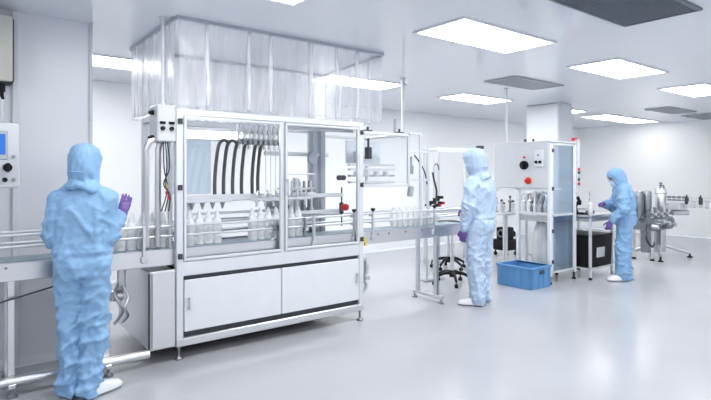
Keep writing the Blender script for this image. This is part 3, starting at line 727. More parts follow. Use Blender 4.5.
obj('beacon', MB().box((A1 - .03, B0 + .02, 1.975), (A1 + .07, B0 + .07, 2.02), .01).cyl((A1 + .05, B0 + .045, 1.93), (A1 + .05, B0 + .045, 2.01), .026), M['red'], sp)
for z, m in ((1.57, 'red'), (1.52, 'dark'), (1.46, 'mgrey'), (1.42, 'dark'), (1.36, 'red')):
    obj('marking_plate', MB().box((A1 + .012, B0 - .018, z - .02), (A1 + .07, B0 - .009, z + .02), .002), M[m], sp)
obj('top_fitting', MB().cyl((6.50, 4.45, TZ + .012), (6.50, 4.45, TZ + .05), .018).cyl((6.50, 4.32, TZ + .012), (6.50, 4.32, TZ + .045), .014), M['dark'], im)

# blue crate
cr = thing('crate', 'open blue plastic crate on the floor beside the tall white cabinet', 'crate', (6.14, 4.225, 0))
x0, x1, y0, y1, h, w = 5.92, 6.37, 3.965, 4.49, .285, .012
mbx = MB().box((x0 + .02, y0 + .02, 0), (x1 - .02, y1 - .02, .012))
mbx.box((x0, y0, 0), (x1, y0 + w, h), .004).box((x0, y1 - w, 0), (x1, y1, h), .004).box((x0, y0, 0), (x0 + w, y1, h), .004).box((x1 - w, y0, 0), (x1, y1, h), .004)
obj('tub', mbx, M['blue'], cr)
e = .014
obj('rim', MB().box((x0 - e, y0 - e, h - .03), (x1 + e, y0 + w, h), .005).box((x0 - e, y1 - w, h - .03), (x1 + e, y1 + e, h), .005).box((x0 - e, y0, h - .03), (x0 + w, y1, h), .005).box((x1 - w, y0, h - .03), (x1 + e, y1, h), .005), M['blue'], cr)
for k in range(5):
    y = y0 + .05 + k * (y1 - y0 - .1) / 4
    obj('rib', MB().box((x0 - .009, y - .008, .01), (x0, y + .008, h - .028), .003), M['blue'], cr)
for k in range(4):
    x = x0 + .05 + k * (x1 - x0 - .1) / 3
    obj('rib', MB().box((x - .008, y0 - .009, .01), (x + .008, y0, h - .028), .003), M['blue'], cr)
obj('hand_grip', MB().box((6.09, y0 - .018, .185), (6.20, y0, .235), .006), M['dark'], cr)

# ------------------------------------------------------------------ swivel stools
def stool(label, loc, rz, back=False, seat_z=.6):
    t = thing('swivel_stool', label, 'stool', loc, rz, 'black swivel stools')
    st = obj('star_base', MB().cyl((0, 0, .10), (0, 0, .19), .04), M['black'], t, local=True)
    for k in range(5):
        a = 2 * PI * k / 5
        c, s = math.cos(a), math.sin(a)
        obj('arm', MB().tube([(c * .03, s * .03, .16), (c * .15, s * .15, .15), (c * .27, s * .27, .09)], [.027, .018], 8), M['black'], st, local=True)
        obj('caster', MB().cyl((c * .27, s * .27, .03), (c * .27, s * .27, .09), .009).cyl((c * .27 - s * .02, s * .27 + c * .02, .027), (c * .27 + s * .02, s * .27 - c * .02, .027), .027), M['black'], st, local=True)
    obj('column', MB().cyl((0, 0, .19), (0, 0, .42), .026).cyl((0, 0, .42), (0, 0, seat_z - .04), .017), M['steel'], t, local=True)
    obj('seat', MB().lathe([(.10, seat_z - .045), (.18, seat_z - .035), (.195, seat_z - .01), (.19, seat_z + .015), (.15, seat_z + .025), (.001, seat_z + .022)], seg=24), M['black'], t, local=True)
    if back:
        bk = obj('backrest', MB().cbox((0, .2, seat_z + .28), (.34, .05, .22), .02, seg=2), M['black'], t, local=True)
        obj('spine', MB().tube([(0, .08, seat_z - .05), (0, .2, seat_z - .03), (0, .23, seat_z + .08), (0, .22, seat_z + .25)], .016), M['black'], t, local=True)
    return t
stool('black swivel stool on star base just behind the conveyor end, nearest the standing worker', (5.42, 4.86, 0), .3, False, .785)
stool('black swivel stool farther back behind the conveyor, nearer the back wall than the other stool', (6.27, 5.70, 0), .9, False, .73)
mt = thing('motor_trolley', 'low black wheeled motor unit on the floor between the standing worker and the tall cabinet', 'trolley', (8.15, 6.0, 0))
obj('chassis', MB().box((7.97, 5.84, .10), (8.33, 6.16, .30), .03, seg=2), M['black'], mt)
mo = obj('motor', MB().box((8.0, 5.88, .30), (8.24, 6.1, .52), .02, seg=2).cyl((8.24, 6.0, .38), (8.38, 6.0, .38), .06), M['black'], mt)
obj('cover_ring', MB().lathe([(.05, 0), (.075, 0), (.075, .012), (.05, .012), (.05, 0)], (8.0, 5.99, .41), Matrix.Rotation(R(-90), 4, 'Y')), M['steeld'], mo)
obj('knob', MB().cyl((8.1, 5.98, .52), (8.1, 5.98, .56), .02).sph((8.1, 5.98, .59), .04), M['black'], mo)
for x in (8.01, 8.29):
    for y in (5.88, 6.12):
        obj('caster', MB().cyl((x, y, .05), (x, y, .11), .012).cyl((x - .014, y, .035), (x + .014, y, .035), .035), M['black'], mt)
sd_ = thing('side_table', 'steel side table crowded with fittings left of the tall white cabinet', 'table', (7.0, 5.1, 0))
obj('top', MB().box((6.7, 4.95, .86), (7.35, 5.4, .89), .004), M['steel'], sd_)
for x in (6.72, 7.30):
    for y in (4.97, 5.35): obj('leg', MB().box((x, y, 0), (x + .03, y + .03, .86), .003), M['alu'], sd_)
for k, (x, y, h) in enumerate(((6.76, 5.05, .2), (6.80, 5.22, .26), (6.88, 5.10, .15), (6.95, 5.3, .22), (7.05, 5.05, .18), (7.18, 5.2, .24))):
    f = thing('pipe_fitting', ('short dull steel pipe fitting' if k % 2 else 'bright steel pipe fitting') + ' on the side table left of the tall cabinet', 'fitting', (x, y, .89), 0, 'dull fittings on the side table' if k % 2 else 'bright fittings on the side table')
    obj('body', MB().lathe([(.04, .89), (.04, .90), (.018, .91), (.018, .89 + h * .6), (.03, .89 + h * .62), (.03, .89 + h * .75), (.012, .89 + h * .8), (.012, .89 + h)], (x, y, 0)), M['steeld'] if k % 2 else M['steel'], f)
    obj('cap', MB().sph((x, y, .89 + h), .02, 10, 8), M['dark'], f)

# ------------------------------------------------------------------ aluminium frames and side rigs behind the conveyor
fr = thing('machine_frame', 'tall bare white aluminium frame standing near the back wall', 'frame', (6.95, 6.05, 0))
for x, y in ((6.35, 6.0), (7.40, 6.0), (6.35, 6.3), (7.40, 6.3)):
    w = .06 if x > 7 else .03
    obj('post', MB().box((x - w, y - .03, 0), (x + w * .6, y + .03, 1.93), .005), M['alu'], fr)
for y in (6.0, 6.3):
    obj('crossbar', MB().box((6.35, y - .02, 1.88), (7.40, y + .02, 1.93), .004), M['alu'], fr)
for x in (6.35, 7.40):
    obj('crossbar', MB().box((x - .02, 6.03, 1.88), (x + .02, 6.27, 1.93), .004), M['alu'], fr)
obj('junction_box', MB().box((7.33, 5.95, 1.94), (7.47, 6.03, 2.0), .008), M['dark'], fr)
obj('shelf', MB().box((6.35, 6.0, .86), (7.40, 6.3, .90), .004), M['alu'], fr)
rg = thing('sampling_rig', 'thin steel stand with small black and red valves behind the conveyor end', 'stand', (5.45, 5.2, 0))
obj('base', MB().box((5.22, 5.15, 0), (5.58, 5.35, .03), .006), M['steel'], rg)
obj('upright', MB().cyl((5.42, 5.2, .03), (5.42, 5.2, 1.62), .014), M['alu'], rg)
obj('upright', MB().cyl((5.52, 5.25, .03), (5.52, 5.25, 1.86), .012), M['alu'], rg)
obj('upright', MB().cyl((5.28, 5.2, .03), (5.28, 5.2, 1.90), .012), M['alu'], rg)
obj('crossbar', MB().cyl((5.28, 5.2, 1.84), (5.52, 5.25, 1.84), .01).cyl((5.28, 5.2, 1.12), (5.52, 5.25, 1.12), .01), M['alu'], rg)
for k, (dx, dz) in enumerate(((-.14, 1.06), (-.06, 1.10), (.02, 1.14), (.05, 1.06), (.10, 1.17), (.12, 1.09), (.09, 1.01))):
    x = 5.40 + dx
    v = obj('valve', MB().cyl((x, 5.19, dz - .03), (x, 5.19, dz + .02), .024).cyl((x, 5.17, dz), (x, 5.11, dz), .02), M['black'], rg)
    if k in (3, 5): obj('valve_cap', MB().cyl((x, 5.11, dz), (x, 5.10, dz), .02), M['red'], v)
obj('hook_line', MB().tube([(5.42, 5.2, 1.60), (5.45, 5.2, 1.64), (5.50, 5.2, 1.63), (5.52, 5.2, 1.56)], .007), M['dark'], rg)

# ------------------------------------------------------------------ bench with instruments
bt = thing('workbench', 'steel workbench in front of the stooping worker', 'bench', (7.5, 4.15, 0))
bx0, bx1, by0, by1 = 7.15, 7.85, 3.82, 4.42
obj('top', MB().box((bx0, by0, .88), (bx1, by1, .915), .005), M['steel'], bt)
obj('apron', MB().box((bx0 + .03, by0 + .03, .82), (bx1 - .03, by1 - .03, .88), .004), M['mgrey'], bt)
for x in (bx0 + .02, bx1 - .055):
    for y in (by0 + .02, by1 - .055):
        lg = obj('leg', MB().box((x, y, .03), (x + .035, y + .035, .88), .004), M['alu'], bt)
        obj('foot', MB().lathe([(.028, 0), (.028, .01), (.01, .03)], (x + .017, y + .017, 0)), M['black'], lg)
obj('lower_shelf', MB().box((bx0 + .02, by0 + .02, .14), (bx1 - .02, by1 - .02, .16), .003), M['alu'], bt)
bb = thing('storage_bin', 'black plastic bin with white label on the lower shelf of the steel bench', 'bin', (7.5, 4.1, .16))
obj('body', MB().poly([(7.19, 3.865, .162), (7.19, 4.36, .162), (7.19, 4.39, .60), (7.19, 3.845, .60)], (.60, 0, 0)), M['black'], bb)
obj('lid', MB().box((7.185, 3.84, .60), (7.80, 4.39, .625), .006), M['black'], bb)
obj('label', MB().box((7.36, 3.838, .30), (7.56, 3.858, .44), rot=Matrix.Rotation(R(2.6), 4, 'X')), M['white'], bb)
ms = thing('microscope', 'small black instrument with angled eyepiece on the steel bench', 'instrument', (7.22, 4.02, .915))
obj('base', MB().box((7.17, 3.94, .915), (7.29, 4.10, .945), .008), M['black'], ms)
obj('arm', MB().tube([(7.23, 4.08, .945), (7.23, 4.10, 1.02), (7.23, 4.06, 1.09), (7.22, 4.02, 1.10)], .022), M['black'], ms)
obj('eyepiece', MB().cyl((7.22, 4.03, 1.06), (7.16, 4.03, 1.17), .022), M['black'], ms)
obj('stage', MB().box((7.18, 3.95, .99), (7.28, 4.05, 1.003), .003), M['steeld'], ms)
wb = thing('squeeze_bottle', 'white wash bottle standing on the steel bench beside the worker hands', 'bottle', (7.36, 3.95, .915))
obj('body', MB().lathe([(.034, .915), (.038, .92), (.038, 1.04), (.03, 1.07), (.016, 1.08)], (7.36, 3.95, 0)), M['bottle'], wb)
obj('spout', MB().cyl((7.36, 3.95, 1.08), (7.36, 3.95, 1.10), .018).tube([(7.36, 3.95, 1.10), (7.36, 3.95, 1.14), (7.34, 3.945, 1.17), (7.31, 3.94, 1.16)], .005, 6), M['cap'], wb)
for x, y, lab in ((7.33, 4.15, 'thin upright glass rod stand behind the black instrument on the bench'), (7.62, 4.10, 'thin upright rod stand on the bench right behind the worker hands')):
    rd = thing('rod_stand', lab, 'stand', (x, y, .915))
    obj('base', MB().cyl((x, y, .915), (x, y, .927), .035), M['steeld'], rd)
    obj('rod', MB().cyl((x, y, .927), (x, y, 1.24), .005, seg=8), M['steeld'], rd)
pc = thing('vial_rack', 'small dark purple vial rack on the steel bench under the worker hands', 'rack', (7.5, 4.05, .915))
obj('rack', MB().box((7.42, 3.99, .915), (7.56, 4.06, .96), .004), M['glove'], pc)
for k in range(4):
    obj('vial', MB().cyl((7.44 + k * .033, 4.025, .95), (7.44 + k * .033, 4.025, 1.02), .011, seg=10), M['dark'] if k % 2 else M['white'], pc)

# ------------------------------------------------------------------ far unscrambler machine
um = thing('feeding_machine', 'stainless steel machine with upright tanks behind the stooping worker', 'machine', (9.95, 4.2, 0))
obj('body', MB().box((9.55, 3.98, .52), (10.3, 4.42, .74), .02, seg=2), M['steeld'], um)
obj('pedestal', MB().box((10.06, 4.08, .10), (10.26, 4.28, .52), .01), M['steel'], um)
obj('pedestal', MB().box((9.68, 4.12, .12), (9.84, 4.28, .52), .01), M['steeld'], um)
for a, L in ((-.75, .55), (.55, .75), (2.3, .5), (3.6, .6)):
    c, s = math.cos(a), math.sin(a)
    lg = obj('leg', MB().tube([(10.15 + c * .05, 4.18 + s * .05, .22), (10.15 + c * L, 4.18 + s * L, .075)], .026, smooth=0), M['steel'], um)
    obj('foot', MB().lathe([(.045, 0), (.045, .015), (.015, .03), (.015, .08)], (10.15 + c * L, 4.18 + s * L, 0)), M['black'], lg)
for x, y in ((9.62, 4.05), (9.62, 4.36)):
    lg = obj('leg', MB().cyl((x, y, .03), (x, y, .54), .022), M['steel'], um)
    obj('foot', MB().lathe([(.04, 0), (.04, .012), (.015, .03)], (x, y, 0)), M['black'], lg)
for x, y, r, z0, z1, kk in ((9.46, 4.22, .085, .80, 1.20, 0), (9.66, 4.16, .075, .80, 1.20, 0), (10.22, 4.16, .09, .78, 1.24, 1), (9.95, 4.30, .07, .8, 1.14, 2)):
    tk = obj('tank', MB().lathe([(.03, z0 - .12), (r, z0), (r, z1 - .02), (r * .85, z1), (.02, z1 + .012)], (x, y, 0), seg=22), M['steel'] if kk == 1 else M['steeld'], um)
    obj('clamp_ring', MB().cyl((x, y, z1 - .1), (x, y, z1 - .085), r + .006, seg=22), M['steeld'], tk)
    if kk == 1:
        obj('top_valve', MB().cyl((x, y, z1), (x, y, z1 + .11), .014).cyl((x - .06, y, z1 + .05), (x + .08, y, z1 + .05), .012).cyl((x, y, z1 + .08), (x, y, z1 + .10), .03).tube([(x + .08, y, z1 + .05), (x + .13, y, z1 + .03), (x + .14, y, z1 - .06)], .012), M['steeld'], tk)
for k in range(7):
    x = 9.5 + k * .12
    pm = obj('pump', MB().cyl((x, 4.0 + .05 * (k % 2), .60 + .04 * (k % 3)), (x, 3.90, .60 + .04 * (k % 3)), .04), M['steeld'] if k % 2 else M['steel'], um)
    obj('pump_head', MB().cyl((x, 4.06, .74), (x, 4.06, .86 + .03 * (k % 3)), .03).cbox((x, 4.02, .80), (.06, .09, .05), .01), M['steel'] if k % 2 else M['steeld'], pm)
obj('outlet_drum', MB().cyl((10.35, 4.02, .80), (10.62, 3.86, .80), .05, seg=20), M['white'], um)
obj('outlet_tray', MB().box((10.25, 3.86, .86), (10.6, 4.2, .98), .01), M['alu'], um)
obj('drain_hose', MB().tube([(9.52, 4.1, .62), (9.3, 4.02, .50), (9.28, 3.98, .36), (9.45, 3.98, .26), (9.68, 4.05, .30), (9.72, 4.15, .4)], .018), M['hose'], um)
ol = obj('outfeed_rail', MB().box((10.385, 1.6, 1.075), (10.415, 4.2, 1.095), .004).box((10.44, 1.6, 1.015), (10.46, 4.2, 1.03), .004), M['alu'], um)
for y in (4.08, 4.0, 3.92, 3.84):
    obj('chain_link', MB().cyl((10.38, y, 1.06), (10.38, y, 1.10), .03).cyl((10.40, y + .03, 1.03), (10.40, y - .03, 1.03), .014), M['steeld'], ol)
for y in (3.80, 3.58, 2.93):
    obj('clamp_head', MB().box((10.37, y - .025, .96), (10.44, y + .025, 1.10), .012).cyl((10.40, y, 1.10), (10.40, y, 1.13), .012), M['dark'], ol)
for y in (3.72, 3.4, 3.1):
    obj('clear_bin', MB().box((10.40, y - .12, .90), (10.55, y + .12, 1.01), .008), M['bag'], ol)
obj('rail_post', MB().box((10.385, 1.62, .02), (10.425, 1.66, 1.08), .004).box((10.30, 1.58, 0), (10.5, 1.70, .02), .004), M['alu'], um)

# ------------------------------------------------------------------ people
def remeshed(mb, vox, smooth=4, fac=.5):
    """union the closed pieces of a builder into one continuous skin; returns a bmesh"""
    me = bpy.data.meshes.new('tmp'); bmesh.ops.recalc_face_normals(mb.bm, faces=mb.bm.faces); mb.bm.to_mesh(me); mb.bm.free()
    o = link(bpy.data.objects.new('tmp', me))
    md = o.modifiers.new('r', 'REMESH'); md.mode = 'VOXEL'; md.voxel_size = vox
    dg = bpy.context.evaluated_depsgraph_get()
    m2 = bpy.data.meshes.new_from_object(o.evaluated_get(dg))
    bm = bmesh.new(); bm.from_mesh(m2)
    bpy.data.objects.remove(o); bpy.data.meshes.remove(me); bpy.data.meshes.remove(m2)
    for _ in range(smooth):
        bmesh.ops.smooth_vert(bm, verts=bm.verts, factor=fac, use_axis_x=True, use_axis_y=True, use_axis_z=True)
    r = MB(); r.bm.free(); r.bm = bm
    return r

def hand(curl=.5, mirror=False, spread=.1, scale=1., thumb=.6, fat=1.):
    """hand: wrist at origin, fingers towards +z, palm facing +y, thumb on +x"""
    mb = MB()
    mb.loft([(0, 0, -.05, .031, .025), (0, 0, -.01, .030, .022), (.002, 0, .03, .038, .018), (.001, 0, .07, .043, .017), (0, 0, .092, .040, .014), (0, 0, .10, .03, .008)], seg=18, pw=2.4)
    for k, (x, L) in enumerate(((.031, .070), (.0105, .080), (-.010, .074), (-.030, .058))):
        p = V((x, 0, .088)); sp = (x * spread * 6)
        an = 0
        segs = (.46, .30, .24); rad = (.0098, .0090, .0082, .0072)
        for j, f in enumerate(segs):
            an += curl * (1.05, 1.2, .8)[j] + .05 * k * curl
            d = V((math.sin(sp) * math.cos(an), math.sin(an), math.cos(sp) * math.cos(an)))
            p2 = p + d * L * f
            mb.caps(p - d * .004, p2, rad[j] * fat, rad[j + 1] * fat, 10, 3); p = p2
    p = V((.030, .006, .028)); an = .75
    for j, (L, r0, r1) in enumerate(((.036, .0145, .0115), (.030, .0112, .0098), (.024, .0095, .0078))):
        d = V((math.sin(an), math.sin(thumb) * (.6 + .3 * j), math.cos(an))).normalized()
        p2 = p + d * L; mb.caps(p, p2, r0 * fat, r1 * fat, 10, 3); p = p2; an -= .28
    mb.xf(Matrix.Scale(scale, 4))
    if mirror: mb.xf(Matrix.Scale(-1, 4, (1, 0, 0)))
    return mb

def frame_mx(o, zdir, ydir):
    z = V(zdir).normalized(); y = V(ydir); y = (y - z * y.dot(z)).normalized(); x = y.cross(z)
    m = Matrix((x, y, z)).transposed().to_4x4(); m.translation = V(o); return m

def person(label, loc, rz, J, cloth, seed, H=1.72):
    """J: joints in the figure's own frame (x right, y forward, z up)."""
    S = J.get('S', 1)
    J = {a: ([c * S for c in v] if isinstance(v, tuple) and a[:2] not in ('hz', 'hy', 'to') else v) for a, v in J.items()}
    k = H / 1.72
    pel, chest, neck, head = V(J['pelvis']), V(J['chest']), V(J['neck']), V(J['head'])
    # ---- body: one continuous skin (trunk, limbs, head with features)
    b = MB()
    def trunk(b, grow):
        # lofted trunk following the spine pelvis -> chest -> neck
        pts = [(pel + V((0, 0, -.10)), .150, .118), (pel + V((0, 0, -.03)), .174, .134), (pel + V((0, .0, .05)), .172, .130), (pel.lerp(chest, .34), .160, .122),
               (pel.lerp(chest, .62), .172, .126), (chest, .168, .126), (chest.lerp(neck, .38), .164, .114), (chest.lerp(neck, .62), .142, .098), (chest.lerp(neck, .84), .092, .080), (neck, .066, .066)]
        rings = []
        rot = Matrix.Rotation(J.get('twist', 0), 3, 'Z')
        n = 26
        for i, (p, rx, ry) in enumerate(pts):
            q0 = pts[max(i - 1, 0)][0]; q1 = pts[min(i + 1, len(pts) - 1)][0]
            ax = (q1 - q0).normalized(); f = min(1, i / 5)
            xr = Matrix.Rotation(J.get('twist', 0) * f, 3, 'Z') @ V((1, 0, 0)); xr = (xr - ax * xr.dot(ax)).normalized(); yr = ax.cross(xr)
            L = []
            for j in range(n):
                a = 2 * PI * j / n; c, s = math.cos(a), math.sin(a)
                L.append(b.bm.verts.new(p + xr * math.copysign(abs(c) ** .85, c) * (rx * k + grow) + yr * math.copysign(abs(s) ** .9, s) * (ry * k + grow)))
            rings.append(L)
        b._skin(rings)
    def limbs(b, grow, hands):
        for s in 'LR':
            sg = -1 if s == 'L' else 1
            hp, kn, an = V(J['hip' + s]), V(J['knee' + s]), V(J['ankle' + s])
            b.caps(hp, kn, (.098 * k + grow), (.068 * k + grow), 18); b.caps(kn, an, (.066 * k + grow), (.050 * k + grow), 18)
            sh, el, wr = V(J['sh' + s]), V(J['el' + s]), V(J['wr' + s])
            b.caps(sh, el, (.056 * k + grow), (.048 * k + grow), 16); b.caps(el, wr, (.047 * k + grow), (.030 * k + grow * .7), 16)
            b.caps(chest.lerp(neck, .58) + V((sg * .03, 0, 0)), sh, .070 * k + grow, .056 * k + grow, 16)
            if hands:
                m = frame_mx(wr, J['hz' + s], J['hy' + s])
                hb = hand(J.get('curl' + s, .5), s == 'R', scale=.95 * k, fat=.86); hb.xf(m)
                me = bpy.data.meshes.new('h'); hb.bm.to_mesh(me); hb.bm.free(); b.bm.from_mesh(me); bpy.data.meshes.remove(me)
                tz = V(J['toe' + s]).normalized()
                b.caps(an + V((0, 0, -.04)) + tz * .01, an + tz * .16 + V((0, 0, -.055)), .036, .022, 12)
    hm = Matrix.Translation(head) @ Euler((J['tilt'], J.get('roll', 0), J.get('turn', 0))).to_matrix().to_4x4()
    def headshape(b):
        h = MB()
        h.loft([(0, .005, -.125, .045, .05), (0, .03, -.112, .052, .062), (0, .012, -.085, .062, .086), (0, .004, -.045, .070, .094), (0, 0, 0, .075, .098), (0, -.004, .045, .076, .098), (0, -.006, .08, .066, .086), (0, -.006, .105, .044, .058), (0, -.006, .116, .015, .02)], seg=22)
        h.caps((0, .092, .0), (0, .112, -.035), .008, .014, 10, 3)           # nose
        h.caps((-.02, .094, -.066), (.02, .094, -.066), .0065, .0065, 8, 3)     # lips
        h.sph((0, .088, -.1), (.018, .014, .013), 10, 8)                      # chin
        for sx in (-1, 1):
            h.caps((sx * .014, .094, .022), (sx * .042, .086, .02), .008, .007, 8, 3)   # brows
            h.sph((sx * .076, -.004, -.01), (.009, .018, .03), 10, 8)              # ears
        h.xf(hm)
        me = bpy.data.meshes.new('h'); h.bm.to_mesh(me); h.bm.free(); b.bm.from_mesh(me); bpy.data.meshes.remove(me)
    trunk(b, -.006); limbs(b, -.006, True)
    b.caps(neck + V((0, 0, -.02)), hm @ V((0, -.01, -.08)), .056 * k, .052 * k, 16); headshape(b)
    body = remeshed(b, .009, 2)
    me = bpy.data.meshes.new('person'); bmesh.ops.recalc_face_normals(body.bm, faces=body.bm.faces); body.bm.to_mesh(me); body.bm.free()
    me.polygons.foreach_set('use_smooth', [True] * len(me.polygons)); me.materials.append(M['skin'])
    root = link(bpy.data.objects.new('person', me)); root.location = loc; root.rotation_euler = (0, 0, rz)
    ROOTM[root.name] = Matrix.Translation(V(loc)) @ Matrix.Rotation(rz, 4, 'Z')
    tag(root, label, 'person')
    for sx in (-1, 1):
        obj('eye', MB().sph(hm @ V((sx * .029, .086, .004)), .0115, 12, 10), M['white'], root, local=True)
    # ---- coverall
    c = MB()
    g = .010 + J.get('fat', 0)
    trunk(c, g)
    for s in 'LR':
        sg = -1 if s == 'L' else 1
        hp, kn, an = V(J['hip' + s]), V(J['knee' + s]), V(J['ankle' + s])
        c.caps(hp, kn, .092 * k + g, .068 * k + g, 22)
        lo = an + V((0, 0, -.045))
        c.caps(kn, lo.lerp(kn, .12), .070 * k + g, .060 * k + g, 22); c.caps(lo.lerp(kn, .3), lo + V((0, 0, .01)), .061 * k + g, .056 * k + g, 22, 2)
        sh, el, wr = V(J['sh' + s]), V(J['el' + s]), V(J['wr' + s])
        c.caps(sh, el, .058 * k + g, .054 * k + g, 20); c.caps(el, wr.lerp(el, .06), .056 * k + g, .034 * k + g * .45, 20)
        c.caps(chest.lerp(neck, .58) + V((sg * .03, 0, 0)), sh, .072 * k + g, .058 * k + g, 20)
    c = remeshed(c, .0115, 5)
    bm = c.bm
    bm.normal_update()
    sd = V((seed * 3.1, seed * 1.7, seed))
    waist = pel.z + .045
    joints = [(V(J['el' + s]), .20, .014) for s in 'LR'] + [(V(J['knee' + s]), .26, .014) for s in 'LR'] + [(V(J['ankle' + s]), .26, .016) for s in 'LR'] + [(V(J['hip' + s]) + V((0, 0, -.06)), .16, .009) for s in 'LR']
    mv = []
    def ridge(x, y, z, w=4.2): return max(0., 1 - abs(noise.noise(V((x, y, z)) + sd)) * w) ** 1.4
    for v in bm.verts:
        p = v.co
        # soft vertical drapes everywhere, sharper slanting folds gathered round the joints
        d = .017 * ridge(p.x * 8 + p.z * 2.4, p.y * 7, p.z * 2.2, 3.6) + .010 * ridge(p.x * 9 - p.z * 5, p.y * 8, p.z * 3.5 + 5, 4.5) - .006 + .006 * noise.noise(p * 4 + sd)
        f1 = ridge(p.x * 6 + p.z * 6, p.y * 5, p.z * 8 - p.x * 5)
        f2 = ridge(p.x * 6 - p.z * 6, p.y * 6 + p.z * 3, p.z * 8 + 9.1)
        f3 = ridge(p.x * 13 + p.z * 9, p.y * 13, p.z * 19 + 4.2, 2.6)
        a = .0022
        for q_, rr, am in joints:
            dd = (p - q_).length
            if dd < rr: a += am * (1 - dd / rr) ** .7
        d += a * 1.35 * (f1 + .8 * f2 + .4 * f3 - .35)
        wz = abs(p.z - waist - .010 * noise.noise(V((p.x * 6, p.y * 6, seed))))
        if wz < .03 and abs(p.x) < .22: d -= .013 * (1 - wz / .03) - (.007 if p.z > waist else 0)
        mv.append(v.normal * d)
    for v, m_ in zip(bm.verts, mv): v.co += m_
    bmesh.ops.smooth_vert(bm, verts=bm.verts, factor=.25, use_axis_x=True, use_axis_y=True, use_axis_z=True)
    # the sleeve / leg ends never dip under the floor
    for v in bm.verts: v.co.z = max(v.co.z, .012)
    ca = obj('coverall', c, M[cloth], root, sharp=180, local=True)
    if J.get('belt', True):
        pass
    # ---- hood with shoulder drape and face opening
    h = MB(); n = 40
    rings = []
    nl = hm.inverted() @ neck
    prof = [(-.204, .112, .098, .12), (-.196, .134, .118, .15), (-.178, .132, .118, .2), (-.150, .104, .102, .35), (-.13, .092, .096, .6), (-.105, .096, .110, .8), (-.06, .099, .120, 1), (-.01, .101, .124, 1), (.045, .102, .124, 1), (.09, .092, .112, 1), (.118, .070, .086, 1), (.134, .040, .05, 1), (.139, .012, .014, 1)]
    for z, rx, ry, f in prof:
        L = []
        cz = V((nl.x * (1 - f), nl.y * (1 - f) - .004, z))
        for j in range(n):
            a = 2 * PI * j / n; co, si = math.cos(a), math.sin(a)
            wv = 1 + (.06 * noise.noise(V((co * 3, si * 3, z * 14)) + sd) + .15 * noise.noise(V((co * 5 + z * 8, si * 5, z * 34)) + sd * 1.5))
            low = max(0, -z - .15) / .046
            L.append(h.bm.verts.new(cz + V((rx * wv * co, ry * wv * si, (.018 * noise.noise(V((co * 2, si * 2, seed))) - .03 * abs(co)) * low))))
        rings.append(L)
    h._skin(rings, cap=False); h.bm.faces.new(rings[-1])
    h.bm.faces.ensure_lookup_table()
    kill = [f for f in h.bm.faces if f.calc_center_median().y > .075 and -.088 < f.calc_center_median().z < .05 and abs(f.calc_center_median().x) < .068]
    bmesh.ops.delete(h.bm, geom=kill, context='FACES')
    bmesh.ops.subdivide_edges(h.bm, edges=h.bm.edges, cuts=1, use_grid_fill=True, smooth=.6)
    for v in h.bm.verts:
        v.co += v.co.normalized() * .004 * noise.noise(V((v.co.x * 14, v.co.y * 14, v.co.z * 42)) + sd)
    h.xf(hm @ Matrix.Scale(k * J.get('hood', 1), 4))
    ho = obj('hood', h, M[cloth], root, sharp=180, local=True)
    so = ho.modifiers.new('thick', 'SOLIDIFY'); so.thickness = .004; so.offset = 1
    bd = MB(); pts = []
    for j in range(19):
        a = PI * (.02 + .96 * j / 18) + PI
        pts.append(V((.0985 * math.cos(a), .1215 * math.sin(a) - .004, -.055 - .03 * abs(math.sin(a)))))
    bd.tube(pts, .006, 8, smooth=0); bd.xf(hm @ Matrix.Scale(k * J.get('hood', 1), 4))
    obj('hood_strap', bd, M[cloth], ho, local=True)
    # mask and goggles
    mk = MB().loft([(0, .052, -.118, .036, .05), (0, .05, -.09, .055, .070), (0, .045, -.055, .062, .082), (0, .045, -.025, .058, .078), (0, .045, -.008, .045, .070)], seg=20)
    mk.xf(hm); obj('face_mask', mk, M['mask'], root, local=True)
    gg = MB().loft([(0, .05, -.012, .052, .066), (0, .052, .0, .060, .070), (0, .052, .03, .060, .070), (0, .05, .040, .052, .064)], seg=20, pw=2.8)
    gg.xf(hm); obj('goggles', gg, M['glassb'], root, local=True)
    # gloves
    for s in 'LR':
        m = frame_mx(J['wr' + s], J['hz' + s], J['hy' + s])
        hb = hand(J.get('curl' + s, .5), s == 'R', scale=1.0 * k, fat=1.05, spread=.2)
        wv_, ev_ = m.inverted() @ V(J['wr' + s]), m.inverted() @ V(J['el' + s])
        cf = MB().caps(wv_, wv_.lerp(ev_, .34), .034, .041, 18)
        me = bpy.data.meshes.new('h'); cf.bm.to_mesh(me); cf.bm.free(); hb.bm.from_mesh(me); bpy.data.meshes.remove(me)
        gl = remeshed(hb, .0045, 2); gl.xf(m)
        obj('glove', gl, M['glove'], root, sharp=180, local=True)
    # overshoes
    for s in 'LR':
        an = V(J['ankle' + s]); tz = V(J['toe' + s]).normalized()
        sm = MB()
        sm.loft([(0, .088, .016, .045, .136), (0, .088, .035, .048, .139), (0, .080, .06, .046, .124), (0, .04, .08, .040, .078), (0, .005, .10, .036, .045), (0, -.005, .115, .034, .04)], seg=26, pw=2.3)
        for v in sm.bm.verts:
            if v.co.y > .12: v.co.x *= 1.08; v.co.z *= 1 - .55 * (v.co.y - .12) if v.co.z > .03 else 1
        sm.xf(frame_mx((an.x, an.y, 0), (0, 0, 1), (tz.x, tz.y, 0)))
        sh_ = obj('overshoe', sm, M['shoe'], root, sharp=60, local=True)
        sl = MB().loft([(0, .088, 0, .042, .132), (0, .088, .016, .045, .137)], seg=26, pw=2.3)
        sl.xf(frame_mx((an.x, an.y, 0), (0, 0, 1), (tz.x, tz.y, 0)))
        obj('sole', sl, M['sole'], sh_, sharp=40, local=True)
    return root

